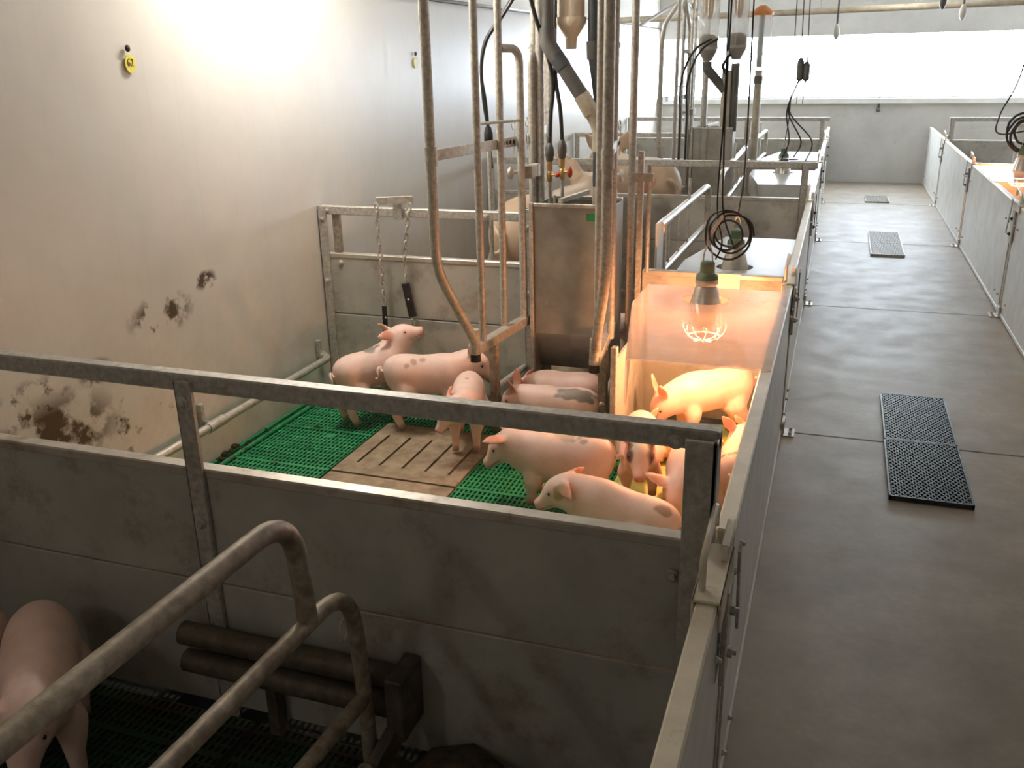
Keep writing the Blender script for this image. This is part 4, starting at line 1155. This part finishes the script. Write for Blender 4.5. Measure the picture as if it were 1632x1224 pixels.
    # warmer belly, legs and joints
    blend((.18 - V[:, 2]) * 1.0, (.66, .40, .30))
    for c, tip in ears:
        c = np.array(c)
        blend(1.5 - np.linalg.norm(V - c, axis=1) / .036, ear_col)
    snt = np.array(cs[-1])
    blend(1.6 - np.linalg.norm(V - snt, axis=1) / .026, (.66, .28, .22))
    for s in (1, -1):
        nst = snt + np.array(frames[-1][0]) * s * .009 + np.array(dirs[-1]) * .004
        blend(2.0 - np.linalg.norm(V - nst, axis=1) / .0042, (.12, .05, .04))
        ep = np.array(cs[10] + frames[10][0] * s * .044 + frames[10][1] * .022)
        if eye_patch: blend((1.25 - np.linalg.norm(V - ep, axis=1) / .028 + wob) * 1.6, eye_patch)
        else: blend((1.1 - np.linalg.norm(V - ep, axis=1) / .014) * .8, (.42, .22, .16))
    for s in (1, -1):                       # mouth line
        for t_ in np.linspace(10.6, 12.8, 9):
            i0 = int(t_); f_ = t_ - i0; a = math.radians(-28 if s > 0 else 208)
            q = [cs[i] + frames[i][0] * ws[i] * math.cos(a) + frames[i][1] * hs[i] * math.sin(a) for i in (i0, i0 + 1)]
            blend((1.3 - np.linalg.norm(V - np.array(q[0] * (1 - f_) + q[1] * f_), axis=1) / .0055) * .8, (.40, .18, .13))
    for hf in hoofs:
        blend(2.2 - np.linalg.norm(V - np.array(hf), axis=1) / .018, (.34, .24, .16))
    for (ri, ang, rad, c) in patches:
        i0 = int(ri); f_ = ri - i0; i1 = min(i0 + 1, len(RINGS) - 1); a = math.radians(ang)
        q = [cs[i] + frames[i][0] * ws[i] * math.cos(a) + frames[i][1] * hs[i] * math.sin(a) for i in (i0, i1)]
        q = np.array(q[0] * (1 - f_) + q[1] * f_)
        rr = rad if isinstance(rad, tuple) else (rad, rad, rad)
        dd = (V - q) / np.array(rr)
        blend((1.0 - np.linalg.norm(dd, axis=1) + wob * .9) * 4.0, c)
    at = body.color_attributes.new('skin', 'FLOAT_COLOR', 'POINT')
    at.data.foreach_set('color', np.concatenate([colr, np.ones((len(V), 1))], 1).astype(np.float32).ravel())
    body.materials.clear(); body.materials.append(MATS['pig_skin'])
    body.polygons.foreach_set('use_smooth', [True] * len(body.polygons))
    o = bpy.data.objects.new(name, body); COL.objects.link(o)
    o.location = loc; o.rotation_euler = (0, 0, math.radians(heading))
    tag(o, label, cat, group)
    def part(nm, mbx, mat):
        mbx.v = [tuple(Vector(v) * scale) for v in mbx.v]
        p = obj(nm, mbx, mat, None, smooth=True); p.parent = o
        return p
    if eyes:
        for s in (1, -1):
            part('eye', MB().sphere(cs[10] + frames[10][0] * s * .0425 + frames[10][1] * .021 + dirs[10] * .002, .0062, 10, 6), 'eye_black')
    if tail:
        tb = cs[0] + Vector((-.004, 0, .015))
        pts = [tb + Vector((-.008 - .022 * k / 12 + .004 * math.sin(k * .9), .012 * math.sin(k * .62), .020 * math.sin(k * .45) - .02 * (k / 12))) for k in range(13)]
        tm = MB().tube([tb + Vector((.02, 0, 0))] + pts, [.011] + [.0085 - .0045 * k / 12 for k in range(13)], 8)
        p = part('tail', tm, 'pig_skin')
        a2 = p.data.color_attributes.new('skin', 'FLOAT_COLOR', 'POINT')
        a2.data.foreach_set('color', np.tile(np.array([*base, 1], dtype=np.float32), len(p.data.vertices)))
    return o

GREY = (.22, .21, .18); DK = (.10, .085, .07); BR = (.46, .30, .22)
G1 = 'piglets in the lit pen'
pig('piglet', 'piglet with grey back patch stretching its head up at the chain toy', 'piglet', (-2.095, 3.825, .004), 57, 1.0, pitch=9,
    bend_at={5: (0, 6), 6: (0, 8), 7: (-6, 10), 8: (-10, 4), 9: (-14, -6), 10: (0, -4)}, ear=(.8, .65, -.45), patches=[(4.6, 75, (.055, .06, .06), GREY), (4.4, -15, (.035, .04, .06), GREY), (1.6, 40, .02, BR)], group=G1)
pig('piglet', 'side-on piglet with brown rump spots reaching towards the steel post', 'piglet', (-1.785, 3.815, .004), 26, 1.04,
    bend_at={7: (0, 4), 8: (-4, -10), 9: (-6, -22)}, ear=(.55, .8, .0), patches=[(3.0, -40 + 180, .018, BR), (3.2, 48, .02, BR), (3.4, 128, .018, BR), (4.0, 118, .016, BR), (2.5, -50, .020, BR), (2.9, -20, .014, BR), (3.6, 60, .014, BR), (3.3, -35, .013, BR)], group=G1)
pig('piglet', 'piglet on the slotted plate seen from the front with head turned left', 'piglet', (-1.512, 3.635, .006), -74, .90,
    bend_at={7: (-22, -18), 8: (-28, -14), 9: (-14, -6)}, ear=(.7, .1, -.7), patches=[(3.8, 90, .016, BR)], group=G1)
pig('piglet', 'piglet with long grey flank patch, head down to the left behind the rail', 'piglet', (-1.132, 3.842, .004), 178, .95,
    bend_at={6: (0, -4), 7: (0, -8), 8: (6, -10), 9: (6, -8)}, ear=(.45, .9, .0), patches=[(3.2, 60, (.085, .05, .04), GREY), (2.0, 50, (.06, .05, .035), GREY), (9.4, 60, .03, (.34, .2, .15))], group=G1, lift=-.085)
pig('piglet', 'plain pink piglet lying against the steel feeder', 'piglet', (-1.165, 4.038, .004), 179, .92, 'stand', bend_at={6: (0, -14), 7: (0, -26), 8: (0, -14)}, ear=(.55, .1, -.8), fat=.98, group=G1, lift=-.065)
pig('piglet', 'large piglet facing left with faint grey back marks, nearest standing one', 'piglet', (-.925, 3.185, .003), 181, 1.04,
    bend_at={6: (0, -3), 7: (0, -6), 8: (2, -8), 9: (2, -14)}, ear=(.62, .45, .55), patches=[(4.1, 85, (.05, .03, .03), (.50, .42, .33)), (3.3, 80, .018, (.40, .33, .26)), (3.0, 65, .014, (.40, .33, .26)), (3.6, 68, .012, (.42, .34, .26))], group=G1, lift=-.06)
pig('piglet', 'sitting piglet with a marked ear, lowest in front beside the corner post', 'piglet', (-.61, 2.86, .014), 174, 1.02, 'sit', lift=-.012, pitch=-11,
    bend_at={6: (0, -8), 7: (0, -14), 8: (4, -10), 9: (4, -2)}, ear=(.75, -.25, -.45), patches=[(9.0, 18, .034, (.50, .36, .19)), (2.2, 70, .03, BR)], group=G1)
pig('piglet', 'piglet with dark eye patches staring straight at the camera', 'piglet', (-.66, 3.44, .003), -79, .98, lift=-.065,
    bend_at={7: (0, 4), 8: (0, -4), 9: (0, -14), 10: (0, -6)}, ear=(.95, .35, .1), eye_patch=(.06, .05, .04), patches=[(9.6, 90, (.022, .03, .02), (.74, .66, .52)), (9.4, 45, .02, (.16, .12, .09)), (9.4, 135, .02, (.16, .12, .09))], group=G1, earsize=.9)
pig('piglet', 'big pink piglet with lowered head behind the corner post', 'piglet', (-.435, 3.325, .003), -88, 1.02, lift=-.07,
    bend_at={6: (0, -10), 7: (-4, -26), 8: (-6, -18)}, ear=(.8, .1, -.1), group=G1)
pig('piglet', 'piglet with dark rump spots between corner post and gate', 'piglet', (-.262, 3.36, .003), 90, .84, patches=[(2.4, 75, .018, DK), (2.7, 95, .014, DK), (2.6, 50, .014, DK)], group=G1, lift=-.03)
pig('piglet', 'brightly lit piglet standing head down under the heat lamp', 'piglet', (-.455, 4.00, .003), 212, 1.0,
    bend_at={5: (0, -6), 6: (0, -14), 7: (0, -20), 8: (0, -10)}, ear=(.4, .9, -.3), group=G1)
pig('piglet', 'piglet lying under the lamp with only back and ear showing over the rail', 'piglet', (-.535, 3.735, .010), 178, .78, 'lie', group=G1)
pig('piglet', 'white lit piglet lying by the gate under the heat lamp', 'piglet', (-.262, 3.77, .010), 90, .66, 'lie', group=G1)
G2 = 'piglets in the dark foreground pen'
pig('piglet', 'piglet in the dark foreground pen seen from above, walking forward', 'piglet', (-1.77, 1.40, .004), -48, 1.08, bend_at={7: (0, -8), 8: (-6, -14), 9: (-6, -10)}, ear=(.8, .3, .1), group=G2)
pig('piglet', 'piglet cut off by the left picture edge in the dark pen', 'piglet', (-2.01, 1.385, .004), -62, .95, bend_at={7: (0, -8), 8: (6, -14)}, ear=(.8, .3, .1), patches=[(4, 60, .05, (.3, .17, .1))], group=G2)
SOW = (.58, .44, .31)
pig('sow', 'tan sow standing behind the raised pipes in the second pen', 'sow', (-1.68, 5.62, 0), 80, 2.65, fat=.95, base=SOW, voxel=.009, patches=[(2.2, 140, .03, (.5, .26, .16))], group='sows', eyes=False, long=1.22, ear_col=SOW)
pig('sow', 'dirty sow with reddish rump seen over the third divider', 'sow', (-1.66, 8.0, 0), 128, 2.6, fat=.95, base=SOW, voxel=.009, patches=[(1.6, 10, .03, (.55, .24, .15)), (2.0, 150, .035, (.5, .24, .15)), (1.6, 120, .03, (.42, .26, .15))], group='sows', eyes=False, long=1.22, ear_col=SOW)
pig('piglet', 'piglet snout peeking past the crate side in the second pen', 'piglet', (-.98, 5.05, .0), -112, .95, group=None, lift=.0)
